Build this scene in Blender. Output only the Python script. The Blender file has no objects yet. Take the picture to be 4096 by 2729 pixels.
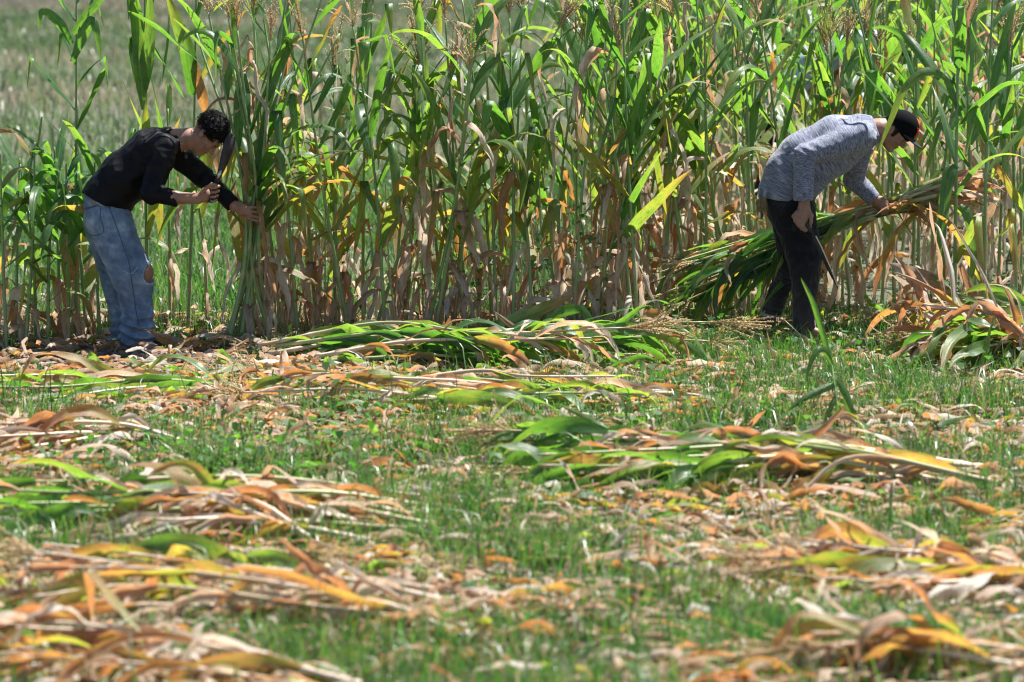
import bpy, math, random
import numpy as np
from mathutils import Vector
from mathutils.bvhtree import BVHTree

random.seed(7)
SC = bpy.context.scene
COL = SC.collection
R = math.radians

# ------------------------------------------------------------------ camera
CAM_Y, CAM_H, FPX = -25.26, 3.0, 3840.0
PITCH = math.atan(449.0 / FPX)
cam_d = bpy.data.cameras.new('camera')
cam_d.sensor_width = 36.0
cam_d.lens = 135.0
cam_d.clip_start = 0.5
cam_d.clip_end = 3000.0
cam_d.dof.use_dof = True
cam_d.dof.focus_distance = 25.7
cam_d.dof.aperture_fstop = 2.5
cam = bpy.data.objects.new('camera', cam_d)
cam.location = (0, CAM_Y, CAM_H)
cam.rotation_euler = (math.pi / 2 - PITCH, 0, 0)
COL.objects.link(cam)
SC.camera = cam

# ------------------------------------------------------------------ sky, sun, exposure
SUN_EL, SUN_AZ = 64.0, 50.0            # azimuth: degrees to the right of straight ahead (+Y)
world = bpy.data.worlds.new('World')
SC.world = world
world.use_nodes = True
wn = world.node_tree
wn.nodes.clear()
sky = wn.nodes.new('ShaderNodeTexSky')
sky.sky_type = 'NISHITA'
sky.sun_disc = False
sky.sun_elevation = R(SUN_EL)
sky.sun_rotation = R(SUN_AZ)
sky.altitude = 800
bg = wn.nodes.new('ShaderNodeBackground')
bg.inputs['Strength'].default_value = 0.056
wo = wn.nodes.new('ShaderNodeOutputWorld')
wn.links.new(sky.outputs[0], bg.inputs['Color'])
wn.links.new(bg.outputs[0], wo.inputs['Surface'])

sun_d = bpy.data.lights.new('sun', 'SUN')
sun_d.energy = 5.0
sun_d.angle = R(0.53)
sun_d.color = (1.0, 0.97, 0.92)
sun = bpy.data.objects.new('sun', sun_d)
to_sun = Vector((math.sin(R(SUN_AZ)) * math.cos(R(SUN_EL)), math.cos(R(SUN_AZ)) * math.cos(R(SUN_EL)), math.sin(R(SUN_EL))))
sun.rotation_euler = to_sun.to_track_quat('Z', 'Y').to_euler()
sun.location = (3, 6, 20)
COL.objects.link(sun)

SC.view_settings.view_transform = 'Standard'
SC.view_settings.look = 'None'
SC.view_settings.exposure = 1.33
SC.view_settings.gamma = 1.0
SC.view_settings.use_curve_mapping = False
SC.render.engine = 'CYCLES'
SC.cycles.max_bounces = 7
SC.cycles.diffuse_bounces = 4
SC.cycles.glossy_bounces = 2
SC.cycles.transmission_bounces = 4
SC.cycles.transparent_max_bounces = 4
SC.cycles.caustics_reflective = False
SC.cycles.caustics_refractive = False
SC.cycles.use_denoising = True
SC.cycles.filter_width = 1.2
SC.cycles.sample_clamp_indirect = 6.0

# ------------------------------------------------------------------ places: a pixel of the 1024x682 photograph and a depth give a point
CF = Vector((0, math.cos(PITCH), -math.sin(PITCH)))
CU = Vector((0, math.sin(PITCH), math.cos(PITCH)))


def P(px, py, Y):
    d = CF * FPX + Vector((1, 0, 0)) * (px - 512.0) - CU * (py - 341.0)
    t = (Y - CAM_Y) / d.y
    return Vector((0, CAM_Y, CAM_H)) + d * t


def G(px, py):
    d = CF * FPX + Vector((1, 0, 0)) * (px - 512.0) - CU * (py - 341.0)
    t = -CAM_H / d.z
    return Vector((0, CAM_Y, CAM_H)) + d * t


def to_px(p):
    v = Vector(p) - Vector((0, CAM_Y, CAM_H))
    z = v.dot(CF)
    return 512 + FPX * v.x / z, 341 - FPX * v.dot(CU) / z


def gh(x, y):
    """Ground height (scalars or arrays)."""
    s = np.sin if isinstance(x, np.ndarray) else math.sin
    return (0.014 * s(2.1 * x + 0.7 * y) + 0.012 * s(-1.3 * x + 2.7 * y + 1.0) + 0.009 * s(4.3 * x - 3.1 * y + 2.0)
            + 0.006 * s(9.1 * x + 5.3 * y) + 0.005 * s(-6.7 * x + 11.3 * y))


# ------------------------------------------------------------------ node helpers and materials
def new_mat(name):
    m = bpy.data.materials.new(name)
    m.use_nodes = True
    nt = m.node_tree
    nt.nodes.clear()
    out = nt.nodes.new('ShaderNodeOutputMaterial')
    return m, nt, out


def N(nt, typ, **kw):
    n = nt.nodes.new(typ)
    for k, v in kw.items():
        setattr(n, k, v)
    return n


def ramp(nt, stops, fac=None, interp='LINEAR'):
    n = nt.nodes.new('ShaderNodeValToRGB')
    n.color_ramp.interpolation = interp
    el = n.color_ramp.elements
    while len(el) > 1:
        el.remove(el[-1])
    el[0].position = stops[0][0]
    el[0].color = (*stops[0][1], 1)
    for p, c in stops[1:]:
        e = el.new(p)
        e.color = (*c, 1)
    if fac is not None:
        nt.links.new(fac, n.inputs[0])
    return n


def math_n(nt, op, a, b=None, c=None, clamp=False):
    n = nt.nodes.new('ShaderNodeMath')
    n.operation = op
    n.use_clamp = clamp
    for i, v in enumerate((a, b, c)):
        if v is None:
            continue
        if isinstance(v, (int, float)):
            n.inputs[i].default_value = v
        else:
            nt.links.new(v, n.inputs[i])
    return n.outputs[0]


def attr(nt, name):
    return N(nt, 'ShaderNodeAttribute', attribute_name=name)


def sep(nt, vec):
    n = nt.nodes.new('ShaderNodeSeparateXYZ')
    nt.links.new(vec, n.inputs[0])
    return n.outputs


def comb(nt, x, y, z):
    n = nt.nodes.new('ShaderNodeCombineXYZ')
    for i, v in enumerate((x, y, z)):
        if isinstance(v, (int, float)):
            n.inputs[i].default_value = v
        else:
            nt.links.new(v, n.inputs[i])
    return n.outputs[0]


def noise(nt, vec, scale, detail=3.0, rough=0.55):
    n = nt.nodes.new('ShaderNodeTexNoise')
    n.inputs['Scale'].default_value = scale
    n.inputs['Detail'].default_value = detail
    n.inputs['Roughness'].default_value = rough
    if vec is not None:
        nt.links.new(vec, n.inputs['Vector'])
    return n.outputs[0]


def mix_col(nt, a, b, fac, mode='MIX'):
    n = nt.nodes.new('ShaderNodeMix')
    n.data_type = 'RGBA'
    n.blend_type = mode
    for sock, v in ((n.inputs[0], fac), (n.inputs[6], a), (n.inputs[7], b)):
        if isinstance(v, (int, float)):
            sock.default_value = v
        elif isinstance(v, tuple):
            sock.default_value = (*v, 1)
        else:
            nt.links.new(v, sock)
    return n.outputs[2]


REFL = [(0.0, (0.058, 0.135, 0.055)), (0.22, (0.115, 0.205, 0.070)), (0.38, (0.21, 0.25, 0.075)), (0.48, (0.34, 0.25, 0.10)),
        (0.62, (0.37, 0.215, 0.115)), (0.80, (0.56, 0.43, 0.31)), (1.0, (0.76, 0.69, 0.59))]
TRAN = [(0.0, (0.14, 0.37, 0.028)), (0.22, (0.29, 0.48, 0.050)), (0.38, (0.50, 0.52, 0.050)), (0.48, (0.62, 0.37, 0.07)),
        (0.62, (0.56, 0.205, 0.060)), (0.80, (0.60, 0.34, 0.18)), (1.0, (0.64, 0.51, 0.38))]


def leaf_material(name, tr=0.52, gloss=0.55):
    m, nt, out = new_mat(name)
    L = nt.links
    a = attr(nt, 'luv')
    u, v, dry = sep(nt, a.outputs['Vector'])
    oi = N(nt, 'ShaderNodeObjectInfo')
    rnd = oi.outputs['Random']
    seed = math_n(nt, 'MULTIPLY', rnd, 37.0)
    streak = noise(nt, comb(nt, math_n(nt, 'MULTIPLY', u, 9.0), math_n(nt, 'MULTIPLY', v, 1.6), seed), 1.0, 3.0, 0.6)
    blot = noise(nt, comb(nt, math_n(nt, 'MULTIPLY', u, 1.4), math_n(nt, 'MULTIPLY', v, 5.0), seed), 1.0, 4.0, 0.62)
    f = math_n(nt, 'ADD', dry, math_n(nt, 'MULTIPLY', math_n(nt, 'SUBTRACT', blot, 0.5), 0.55))
    f = math_n(nt, 'ADD', f, math_n(nt, 'MULTIPLY', math_n(nt, 'SUBTRACT', streak, 0.5), 0.22))
    f = math_n(nt, 'ADD', f, math_n(nt, 'MULTIPLY', math_n(nt, 'SUBTRACT', rnd, 0.5), 0.10), clamp=True)
    cr = ramp(nt, REFL, f).outputs[0]
    ct = ramp(nt, TRAN, f).outputs[0]
    # fine longitudinal veins and the pale midrib
    vein = N(nt, 'ShaderNodeTexWave', wave_type='BANDS', bands_direction='X')
    vein.inputs['Scale'].default_value = 3.2
    vein.inputs['Distortion'].default_value = 0.6
    L.new(comb(nt, u, 0.0, 0.0), vein.inputs['Vector'])
    spot = noise(nt, comb(nt, math_n(nt, 'MULTIPLY', u, 3.0), math_n(nt, 'MULTIPLY', v, 9.0), math_n(nt, 'ADD', seed, 9.0)), 1.0, 5.0, 0.7)
    sv = ramp(nt, [(0.30, (0.42, 0.42, 0.42)), (0.46, (1, 1, 1)), (0.75, (1.15, 1.15, 1.15))], spot).outputs[0]
    vf = math_n(nt, 'MULTIPLY', math_n(nt, 'MULTIPLY_ADD', vein.outputs['Fac'], 0.30, 0.80), sv)
    hsv = N(nt, 'ShaderNodeHueSaturation')
    L.new(vf, hsv.inputs['Value'])
    L.new(cr, hsv.inputs['Color'])
    hsv2 = N(nt, 'ShaderNodeHueSaturation')
    L.new(vf, hsv2.inputs['Value'])
    L.new(ct, hsv2.inputs['Color'])
    rib = math_n(nt, 'SUBTRACT', 1.0, math_n(nt, 'MULTIPLY', math_n(nt, 'ABSOLUTE', u), 9.0), clamp=True)
    ribc = mix_col(nt, (0.30, 0.36, 0.17), (0.62, 0.5, 0.36), dry)
    cr2 = mix_col(nt, hsv.outputs[0], ribc, math_n(nt, 'MULTIPLY', rib, 0.7))
    bs = N(nt, 'ShaderNodeBsdfPrincipled')
    L.new(cr2, bs.inputs['Base Color'])
    ro = math_n(nt, 'MULTIPLY_ADD', dry, 0.25, 0.31)
    L.new(ro, bs.inputs['Roughness'])
    bs.inputs['Specular IOR Level'].default_value = gloss
    bump = N(nt, 'ShaderNodeBump')
    bump.inputs['Strength'].default_value = 0.25
    bump.inputs['Distance'].default_value = 0.004
    L.new(vein.outputs['Fac'], bump.inputs['Height'])
    L.new(bump.outputs[0], bs.inputs['Normal'])
    tl = N(nt, 'ShaderNodeBsdfTranslucent')
    L.new(hsv2.outputs[0], tl.inputs['Color'])
    mx = N(nt, 'ShaderNodeMixShader')
    mx.inputs[0].default_value = tr
    L.new(bs.outputs[0], mx.inputs[1])
    L.new(tl.outputs[0], mx.inputs[2])
    L.new(mx.outputs[0], out.inputs['Surface'])
    return m


def blade_material(name, refl, tran, tr=0.45, rough=0.42):
    """grass, weeds and litter: luv.z picks the colour along a ramp"""
    m, nt, out = new_mat(name)
    L = nt.links
    a = attr(nt, 'luv')
    u, v, w = sep(nt, a.outputs['Vector'])
    cr = ramp(nt, refl, w).outputs[0]
    ct = ramp(nt, tran, w).outputs[0]
    bs = N(nt, 'ShaderNodeBsdfPrincipled')
    L.new(cr, bs.inputs['Base Color'])
    bs.inputs['Roughness'].default_value = rough
    bs.inputs['Specular IOR Level'].default_value = 0.4
    tl = N(nt, 'ShaderNodeBsdfTranslucent')
    L.new(ct, tl.inputs['Color'])
    mx = N(nt, 'ShaderNodeMixShader')
    mx.inputs[0].default_value = tr
    L.new(bs.outputs[0], mx.inputs[1])
    L.new(tl.outputs[0], mx.inputs[2])
    L.new(mx.outputs[0], out.inputs['Surface'])
    return m


def stalk_material():
    m, nt, out = new_mat('maize_stalk')
    L = nt.links
    a = attr(nt, 'luv')
    u, v, dry = sep(nt, a.outputs['Vector'])
    oi = N(nt, 'ShaderNodeObjectInfo')
    seed = math_n(nt, 'MULTIPLY', oi.outputs['Random'], 50.0)
    st = noise(nt, comb(nt, math_n(nt, 'MULTIPLY', u, 7.0), math_n(nt, 'MULTIPLY', v, 6.0), seed), 1.0, 4.0)
    f = math_n(nt, 'ADD', dry, math_n(nt, 'MULTIPLY', math_n(nt, 'SUBTRACT', st, 0.5), 0.5), clamp=True)
    c = ramp(nt, [(0, (0.19, 0.31, 0.115)), (0.3, (0.27, 0.37, 0.15)), (0.55, (0.40, 0.38, 0.20)), (0.75, (0.48, 0.36, 0.25)), (1, (0.60, 0.49, 0.38))], f).outputs[0]
    bs = N(nt, 'ShaderNodeBsdfPrincipled')
    L.new(c, bs.inputs['Base Color'])
    bs.inputs['Roughness'].default_value = 0.4
    bs.inputs['Specular IOR Level'].default_value = 0.45
    L.new(bs.outputs[0], out.inputs['Surface'])
    return m


def plain(name, col, rough=0.6, metal=0.0, spec=0.5, var=0.0, scale=20.0, bump=0.0, sheen=0.0):
    m, nt, out = new_mat(name)
    bs = N(nt, 'ShaderNodeBsdfPrincipled')
    bs.inputs['Roughness'].default_value = rough
    bs.inputs['Metallic'].default_value = metal
    bs.inputs['Specular IOR Level'].default_value = spec
    bs.inputs['Sheen Weight'].default_value = sheen
    tc = N(nt, 'ShaderNodeTexCoord')
    nz = noise(nt, tc.outputs['Object'], scale, 5.0)
    lo = tuple(max(0, c * (1 - var)) for c in col)
    hi = tuple(min(1, c * (1 + var)) for c in col)
    r = ramp(nt, [(0.3, lo), (0.7, hi)], nz)
    nt.links.new(r.outputs[0], bs.inputs['Base Color'])
    if bump:
        b = N(nt, 'ShaderNodeBump')
        b.inputs['Strength'].default_value = bump
        b.inputs['Distance'].default_value = 0.004
        nt.links.new(nz, b.inputs['Height'])
        nt.links.new(b.outputs[0], bs.inputs['Normal'])
    nt.links.new(bs.outputs[0], out.inputs['Surface'])
    return m


M_LEAF = leaf_material('maize_leaf')
M_STALK = stalk_material()
M_TASSEL = blade_material('maize_tassel', [(0, (0.34, 0.32, 0.13)), (0.5, (0.52, 0.42, 0.22)), (1, (0.66, 0.50, 0.33))],
                          [(0, (0.42, 0.42, 0.12)), (0.5, (0.62, 0.46, 0.20)), (1, (0.68, 0.48, 0.27))], 0.3, 0.6)
M_GRASS = blade_material('field_grass', [(0, (0.028, 0.080, 0.027)), (0.5, (0.055, 0.135, 0.038)), (0.8, (0.11, 0.175, 0.058)), (1, (0.36, 0.29, 0.20))],
                         [(0, (0.045, 0.18, 0.018)), (0.5, (0.10, 0.31, 0.028)), (0.8, (0.22, 0.35, 0.05)), (1, (0.42, 0.30, 0.17))], 0.42, 0.33)
M_FARGRASS = blade_material('far_grass', [(0, (0.075, 0.115, 0.065)), (0.5, (0.12, 0.165, 0.095)), (0.8, (0.21, 0.215, 0.145)), (1, (0.40, 0.33, 0.25))],
                            [(0, (0.08, 0.17, 0.045)), (0.5, (0.13, 0.24, 0.07)), (0.8, (0.25, 0.28, 0.12)), (1, (0.42, 0.32, 0.22))], 0.36, 0.4)
M_WEED = blade_material('weed_leaf', [(0, (0.035, 0.095, 0.030)), (0.6, (0.06, 0.15, 0.04)), (1, (0.12, 0.21, 0.06))],
                        [(0, (0.05, 0.22, 0.015)), (0.6, (0.11, 0.34, 0.03)), (1, (0.25, 0.42, 0.05))], 0.42, 0.6)
M_LITTER = blade_material('dry_litter', [(0, (0.13, 0.085, 0.055)), (0.4, (0.29, 0.155, 0.085)), (0.7, (0.45, 0.32, 0.22)), (1, (0.68, 0.59, 0.49))],
                          [(0, (0.18, 0.09, 0.04)), (0.4, (0.45, 0.19, 0.07)), (0.7, (0.50, 0.30, 0.16)), (1, (0.55, 0.42, 0.3))], 0.35, 0.6)


def ground_material():
    m, nt, out = new_mat('field_soil')
    L = nt.links
    geo = N(nt, 'ShaderNodeNewGeometry')
    x, y, z = sep(nt, geo.outputs['Position'])
    big = noise(nt, geo.outputs['Position'], 0.35, 4.0)
    mid = noise(nt, geo.outputs['Position'], 3.5, 6.0, 0.65)
    fine = noise(nt, geo.outputs['Position'], 60.0, 5.0, 0.7)
    soil = ramp(nt, [(0.25, (0.060, 0.048, 0.041)), (0.5, (0.115, 0.093, 0.080)), (0.75, (0.21, 0.175, 0.15))], fine).outputs[0]
    green = ramp(nt, [(0.3, (0.075, 0.098, 0.055)), (0.55, (0.12, 0.135, 0.085)), (0.75, (0.25, 0.205, 0.155))], mid).outputs[0]
    far = math_n(nt, 'MULTIPLY_ADD', y, 0.5, -0.75, clamp=True)
    patch = ramp(nt, [(0.40, (0, 0, 0)), (0.62, (1, 1, 1))], big).outputs[0]
    g = math_n(nt, 'SUBTRACT', math_n(nt, 'MULTIPLY', far, 1.0), math_n(nt, 'MULTIPLY', patch, 0.55), clamp=True)
    near_g = math_n(nt, 'MULTIPLY', ramp(nt, [(0.45, (0, 0, 0)), (0.6, (1, 1, 1))], mid).outputs[0], 0.45)
    fac = math_n(nt, 'MAXIMUM', g, near_g)
    c = mix_col(nt, soil, green, fac)
    bs = N(nt, 'ShaderNodeBsdfPrincipled')
    L.new(c, bs.inputs['Base Color'])
    bs.inputs['Roughness'].default_value = 0.95
    bs.inputs['Specular IOR Level'].default_value = 0.1
    b = N(nt, 'ShaderNodeBump')
    b.inputs['Strength'].default_value = 0.8
    b.inputs['Distance'].default_value = 0.02
    L.new(fine, b.inputs['Height'])
    L.new(b.outputs[0], bs.inputs['Normal'])
    L.new(bs.outputs[0], out.inputs['Surface'])
    return m


M_SOIL = ground_material()
M_CLOD = plain('soil_clod', (0.22, 0.175, 0.145), 0.95, spec=0.1, var=0.35, scale=40, bump=0.6)


# ------------------------------------------------------------------ mesh helpers
def np_mesh(name, verts, faces, luv=None, smooth=True):
    """verts (n,3), faces: array (m,k) or list of such arrays"""
    me = bpy.data.meshes.new(name)
    verts = np.asarray(verts, dtype=np.float32)
    if not isinstance(faces, list):
        faces = [faces]
    faces = [np.asarray(f, dtype=np.int32) for f in faces if len(f)]
    loops = np.concatenate([f.ravel() for f in faces])
    sizes = np.concatenate([np.full(len(f), f.shape[1], np.int32) for f in faces])
    starts = np.concatenate([[0], np.cumsum(sizes)[:-1]]).astype(np.int32)
    me.vertices.add(len(verts))
    me.vertices.foreach_set('co', verts.ravel())
    me.loops.add(len(loops))
    me.loops.foreach_set('vertex_index', loops)
    me.polygons.add(len(sizes))
    me.polygons.foreach_set('loop_start', starts)
    if smooth:
        me.polygons.foreach_set('use_smooth', np.ones(len(sizes), dtype=bool))
    if luv is not None:
        at = me.attributes.new('luv', 'FLOAT_VECTOR', 'POINT')
        at.data.foreach_set('vector', np.asarray(luv, dtype=np.float32).ravel())
    me.update(calc_edges=True)
    me.validate()
    return me


def link(name, me, mat=None, parent=None):
    o = bpy.data.objects.new(name, me)
    if me is not None and mat is not None and not me.materials:
        me.materials.append(mat)
    COL.objects.link(o)
    if parent is not None:
        o.parent = parent
    return o


def tag(o, label=None, cat=None, group=None, kind=None):
    if label:
        o['label'] = label
    if cat:
        o['category'] = cat
    if group:
        o['group'] = group
    if kind:
        o['kind'] = kind
    return o


def empty(name, loc=(0, 0, 0)):
    o = bpy.data.objects.new(name, None)
    o.empty_display_size = 0.05
    o.location = loc
    COL.objects.link(o)
    return o


def smoothstep(a, b, x):
    t = np.clip((x - a) / (b - a), 0, 1)
    return t * t * (3 - 2 * t)


# ------------------------------------------------------------------ ground
def axis(parts):
    out = []
    for a, b, s in parts:
        out.append(np.arange(a, b, s))
    return np.concatenate(out + [[parts[-1][1]]])


gx = axis([(-260, -60, 20), (-60, -12, 4), (-12, -6, 0.5), (-6, 6, 0.08), (6, 12, 0.5), (12, 60, 4), (60, 260, 20)])
gy = axis([(-40, -13, 1.5), (-13, 4, 0.08), (4, 14, 0.3), (14, 60, 2), (60, 600, 20)])
X, Yg = np.meshgrid(gx, gy)
ROW_HILL = 0.035
Z = gh(X, Yg) * np.where((np.abs(X) < 12) & (Yg < 14), 1.0, 0.0)
gv = np.stack([X, Yg, Z], -1).reshape(-1, 3)
nx, ny = len(gx), len(gy)
ii = np.arange(nx - 1)[None, :] + np.arange(ny - 1)[:, None] * nx
gf = np.stack([ii, ii + 1, ii + 1 + nx, ii + nx], -1).reshape(-1, 4)
ground = link('ground', np_mesh('ground', gv, gf), M_SOIL)
tag(ground, 'grey brown soil of the field under stubble, grass and dry leaves', kind='structure')

# dark ploughed track along the far end of the field
tr_v = [(-120, 57, 0.02), (60, 70, 0.02), (60, 140, 0.02), (-120, 124, 0.02)]
track = link('path', np_mesh('path', tr_v, np.array([[0, 1, 2, 3]])), plain('dark_soil', (0.060, 0.050, 0.045), 0.95, spec=0.1, var=0.3, scale=0.6))  # strip coloured darker than the field soil, with slight random mottling
tag(track, 'dark bare earth track along the far end of the field', kind='structure')


# ------------------------------------------------------------------ maize leaves, stalks and tassels
def leaf_mesh(rng, p, d, side, L, W, droop, twist=0.0, fold=0.25, ruffle=0.12, dry0=0.0, drygrad=0.25, nseg=12, half=2,
              kink=None, floor=True, name='leaf', org=(0, 0, 0), straight=False, crumple=0.0):
    """a blade integrated from its base: direction d bends under gravity, ruffled edges, folded along the midrib"""
    px_, py_, pz_ = p
    dx, dy, dz = d
    sx, sy, sz = side
    ds = L / nseg
    verts, luv = [], []
    ph1, ph2 = rng.uniform(0, 6.28), rng.uniform(0, 6.28)
    fr = rng.uniform(9, 17)
    lateral = rng.uniform(-0.25, 0.25)
    ox, oy, oz = org
    for i in range(nseg + 1):
        s = i / nseg
        w = W * 0.5 * min(1.0, 0.42 + 2.3 * s) * max(0.0, 1 - s ** 2.6) ** 0.75
        if i == nseg:
            w = 0.0012
        # orthogonal frame
        k = sx * dx + sy * dy + sz * dz
        sx, sy, sz = sx - dx * k, sy - dy * k, sz - dz * k
        ln = math.sqrt(sx * sx + sy * sy + sz * sz) or 1e-6
        sx, sy, sz = sx / ln, sy / ln, sz / ln
        nx_, ny_, nz_ = sy * dz - sz * dy, sz * dx - sx * dz, sx * dy - sy * dx
        for j in range(-half, half + 1):
            u = j / half
            au = abs(u)
            r = ruffle * (math.sin(fr * s + (ph1 if u > 0 else ph2)) * (0.25 + s * (1 - s) * 3)) * au * au
            h = (fold * au + r) * w
            x = px_ + sx * u * w + nx_ * h
            y = py_ + sy * u * w + ny_ * h
            z = pz_ + sz * u * w + nz_ * h
            if floor:
                g = gh(x, y) + 0.006
                if z < g:
                    z = g + rng.uniform(0, 0.006)
            verts.append((x - ox, y - oy, z - oz))
            luv.append((u, s * L * 2.2, dry0 + (s - 0.35) * drygrad + au * 0.06))
        # advance
        px_, py_, pz_ = px_ + dx * ds, py_ + dy * ds, pz_ + dz * ds
        hz = math.hypot(dx, dy)
        pull = droop * ds / L * (0.35 + 1.5 * s) * (0.25 + hz)
        if kink is not None and kink[0] <= s < kink[0] + 1.0 / nseg:
            pull += kink[1]
        dz -= pull
        if crumple:
            dx += rng.gauss(0, crumple)
            dy += rng.gauss(0, crumple)
            dz += rng.gauss(0, crumple * 0.6)
            a = rng.gauss(0, crumple * 2.2)
            nx_, ny_, nz_ = sy * dz - sz * dy, sz * dx - sx * dz, sx * dy - sy * dx
            sx, sy, sz = sx + nx_ * a, sy + ny_ * a, sz + nz_ * a
        if not straight:
            dx += lateral * ds * -dy * 0.8
            dy += lateral * ds * dx * 0.8
        if floor and pz_ + dz * ds < gh(px_, py_) + 0.012:
            pz_ = max(pz_, gh(px_, py_) + 0.012)
            dz = max(dz, 0.0)
            if abs(dx) + abs(dy) < 0.05:
                dx += rng.uniform(-0.4, 0.4)
                dy += rng.uniform(-0.4, 0.4)
        ln = math.sqrt(dx * dx + dy * dy + dz * dz) or 1e-6
        dx, dy, dz = dx / ln, dy / ln, dz / ln
        if twist:
            a = twist * ds / L * (0.3 + 1.4 * s)
            ca, sa = math.cos(a), math.sin(a)
            nx_, ny_, nz_ = sy * dz - sz * dy, sz * dx - sx * dz, sx * dy - sy * dx
            sx, sy, sz = sx * ca + nx_ * sa, sy * ca + ny_ * sa, sz * ca + nz_ * sa
    n = 2 * half + 1
    return verts, _leaf_faces(nseg, n), luv


_LF = {}


def _leaf_faces(nseg, n):
    if (nseg, n) not in _LF:
        f = []
        for i in range(nseg):
            for j in range(n - 1):
                a = i * n + j
                f.append((a, a + 1, a + 1 + n, a + n))
        _LF[(nseg, n)] = np.array(f, dtype=np.int32)
    return _LF[(nseg, n)]


def catmull(pts, n):
    pts = [Vector(p) for p in pts]
    ext = [pts[0] * 2 - pts[1]] + pts + [pts[-1] * 2 - pts[-2]]
    out = []
    segs = len(pts) - 1
    for i in range(n + 1):
        t = i / n * segs
        k = min(int(t), segs - 1)
        f = t - k
        a, b, c, e = ext[k:k + 4]
        out.append(0.5 * ((2 * b) + (c - a) * f + (2 * a - 5 * b + 4 * c - e) * f * f + (3 * b - a - 3 * c + e) * f ** 3))
    return out


def tube(path, radii, sides=6, luvf=None, cap=True):
    verts, faces, luv = [], [], []
    ref = Vector((0.13, 0.97, 0.2))
    n = len(path)
    acc = 0.0
    for i, p in enumerate(path):
        t = (path[min(i + 1, n - 1)] - path[max(i - 1, 0)]).normalized()
        if i:
            acc += (path[i] - path[i - 1]).length
        a = t.cross(ref)
        if a.length < 1e-3:
            a = t.cross(Vector((1, 0, 0)))
        a.normalize()
        b = t.cross(a)
        for k in range(sides):
            an = 2 * math.pi * k / sides
            verts.append(p + (a * math.cos(an) + b * math.sin(an)) * radii[i])
            luv.append((k / sides, acc, luvf(i / (n - 1)) if luvf else 0.0))
    quads = []
    for i in range(n - 1):
        for k in range(sides):
            k2 = (k + 1) % sides
            quads.append((i * sides + k, i * sides + k2, (i + 1) * sides + k2, (i + 1) * sides + k))
    fl = [np.array(quads, dtype=np.int32)]
    if cap:
        fl.append(np.array([[k for k in range(sides)][::-1], [(n - 1) * sides + k for k in range(sides)]], dtype=np.int32))
    return verts, fl, luv


def tassel_mesh(rng, spread, tint, n_br=12, droop=0.5):
    """central spike and side branches set with small spikelets, built along +Z"""
    verts, faces, luv = [], [], []

    def branch(p, d, L, dr):
        nst = int(L / 0.011)
        side = d.cross(Vector((rng.uniform(-1, 1), rng.uniform(-1, 1), 0.2))).normalized()
        pts = []
        for i in range(nst + 1):
            pts.append(p.copy())
            d = (d + Vector((0, 0, -dr * 0.011 / max(L, .05) * (0.3 + 1.5 * i / nst)))).normalized()
            p = p + d * 0.011
        for i in range(0, nst, 4):
            a, b = pts[i], pts[min(i + 4, nst)]
            t = (b - a).normalized()
            s1 = t.cross(Vector((0.3, 0.8, 0.5))).normalized() * 0.0026
            s2 = t.cross(s1).normalized() * 0.0026
            k = len(verts)
            for q in (a, b):
                verts.extend([q + s1, q - s1 * 0.5 + s2, q - s1 * 0.5 - s2])
                luv.extend([(0, 0, tint)] * 3)
            for e in range(3):
                e2 = (e + 1) % 3
                faces.append((k + e, k + e2, k + 3 + e2, k + 3 + e))
        for i in range(2, nst):
            t = (pts[i] - pts[i - 1]).normalized()
            o = t.cross(Vector((rng.uniform(-1, 1), rng.uniform(-1, 1), rng.uniform(-1, 1)))).normalized()
            q = pts[i]
            tip = q + t * 0.012 + o * 0.008
            w = t.cross(o) * 0.0042
            mid = q + t * 0.005 + o * 0.006
            k = len(verts)
            verts.extend([q, mid + w, tip, mid - w])
            c = tint + rng.uniform(-0.2, 0.2)
            luv.extend([(0, 0, c)] * 4)
            faces.append((k, k + 1, k + 2, k + 3))

    branch(Vector((0, 0, 0)), Vector((0, 0, 1)), rng.uniform(0.26, 0.34), 0.05)
    for i in range(n_br):
        az = rng.uniform(0, 6.28)
        el = rng.uniform(0.2, 1.0) * spread
        d = Vector((math.cos(az) * math.sin(el), math.sin(az) * math.sin(el), math.cos(el)))
        branch(Vector((0, 0, rng.uniform(0.0, 0.09))), d, rng.uniform(0.14, 0.26), droop * rng.uniform(0.3, 1.6))
    return np_mesh('tassel', verts, np.array(faces), luv, smooth=False)


trng = random.Random(3)
TASSELS = [tassel_mesh(trng, sp, ti, nb, dr) for sp, ti, nb, dr in
           ((0.45, 0.75, 14, 0.3), (0.75, 0.35, 12, 0.9), (0.35, 0.55, 13, 0.25), (0.9, 0.6, 10, 1.4), (0.3, 0.9, 12, 0.2))]
for t_ in TASSELS:
    t_.materials.append(M_TASSEL)


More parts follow.
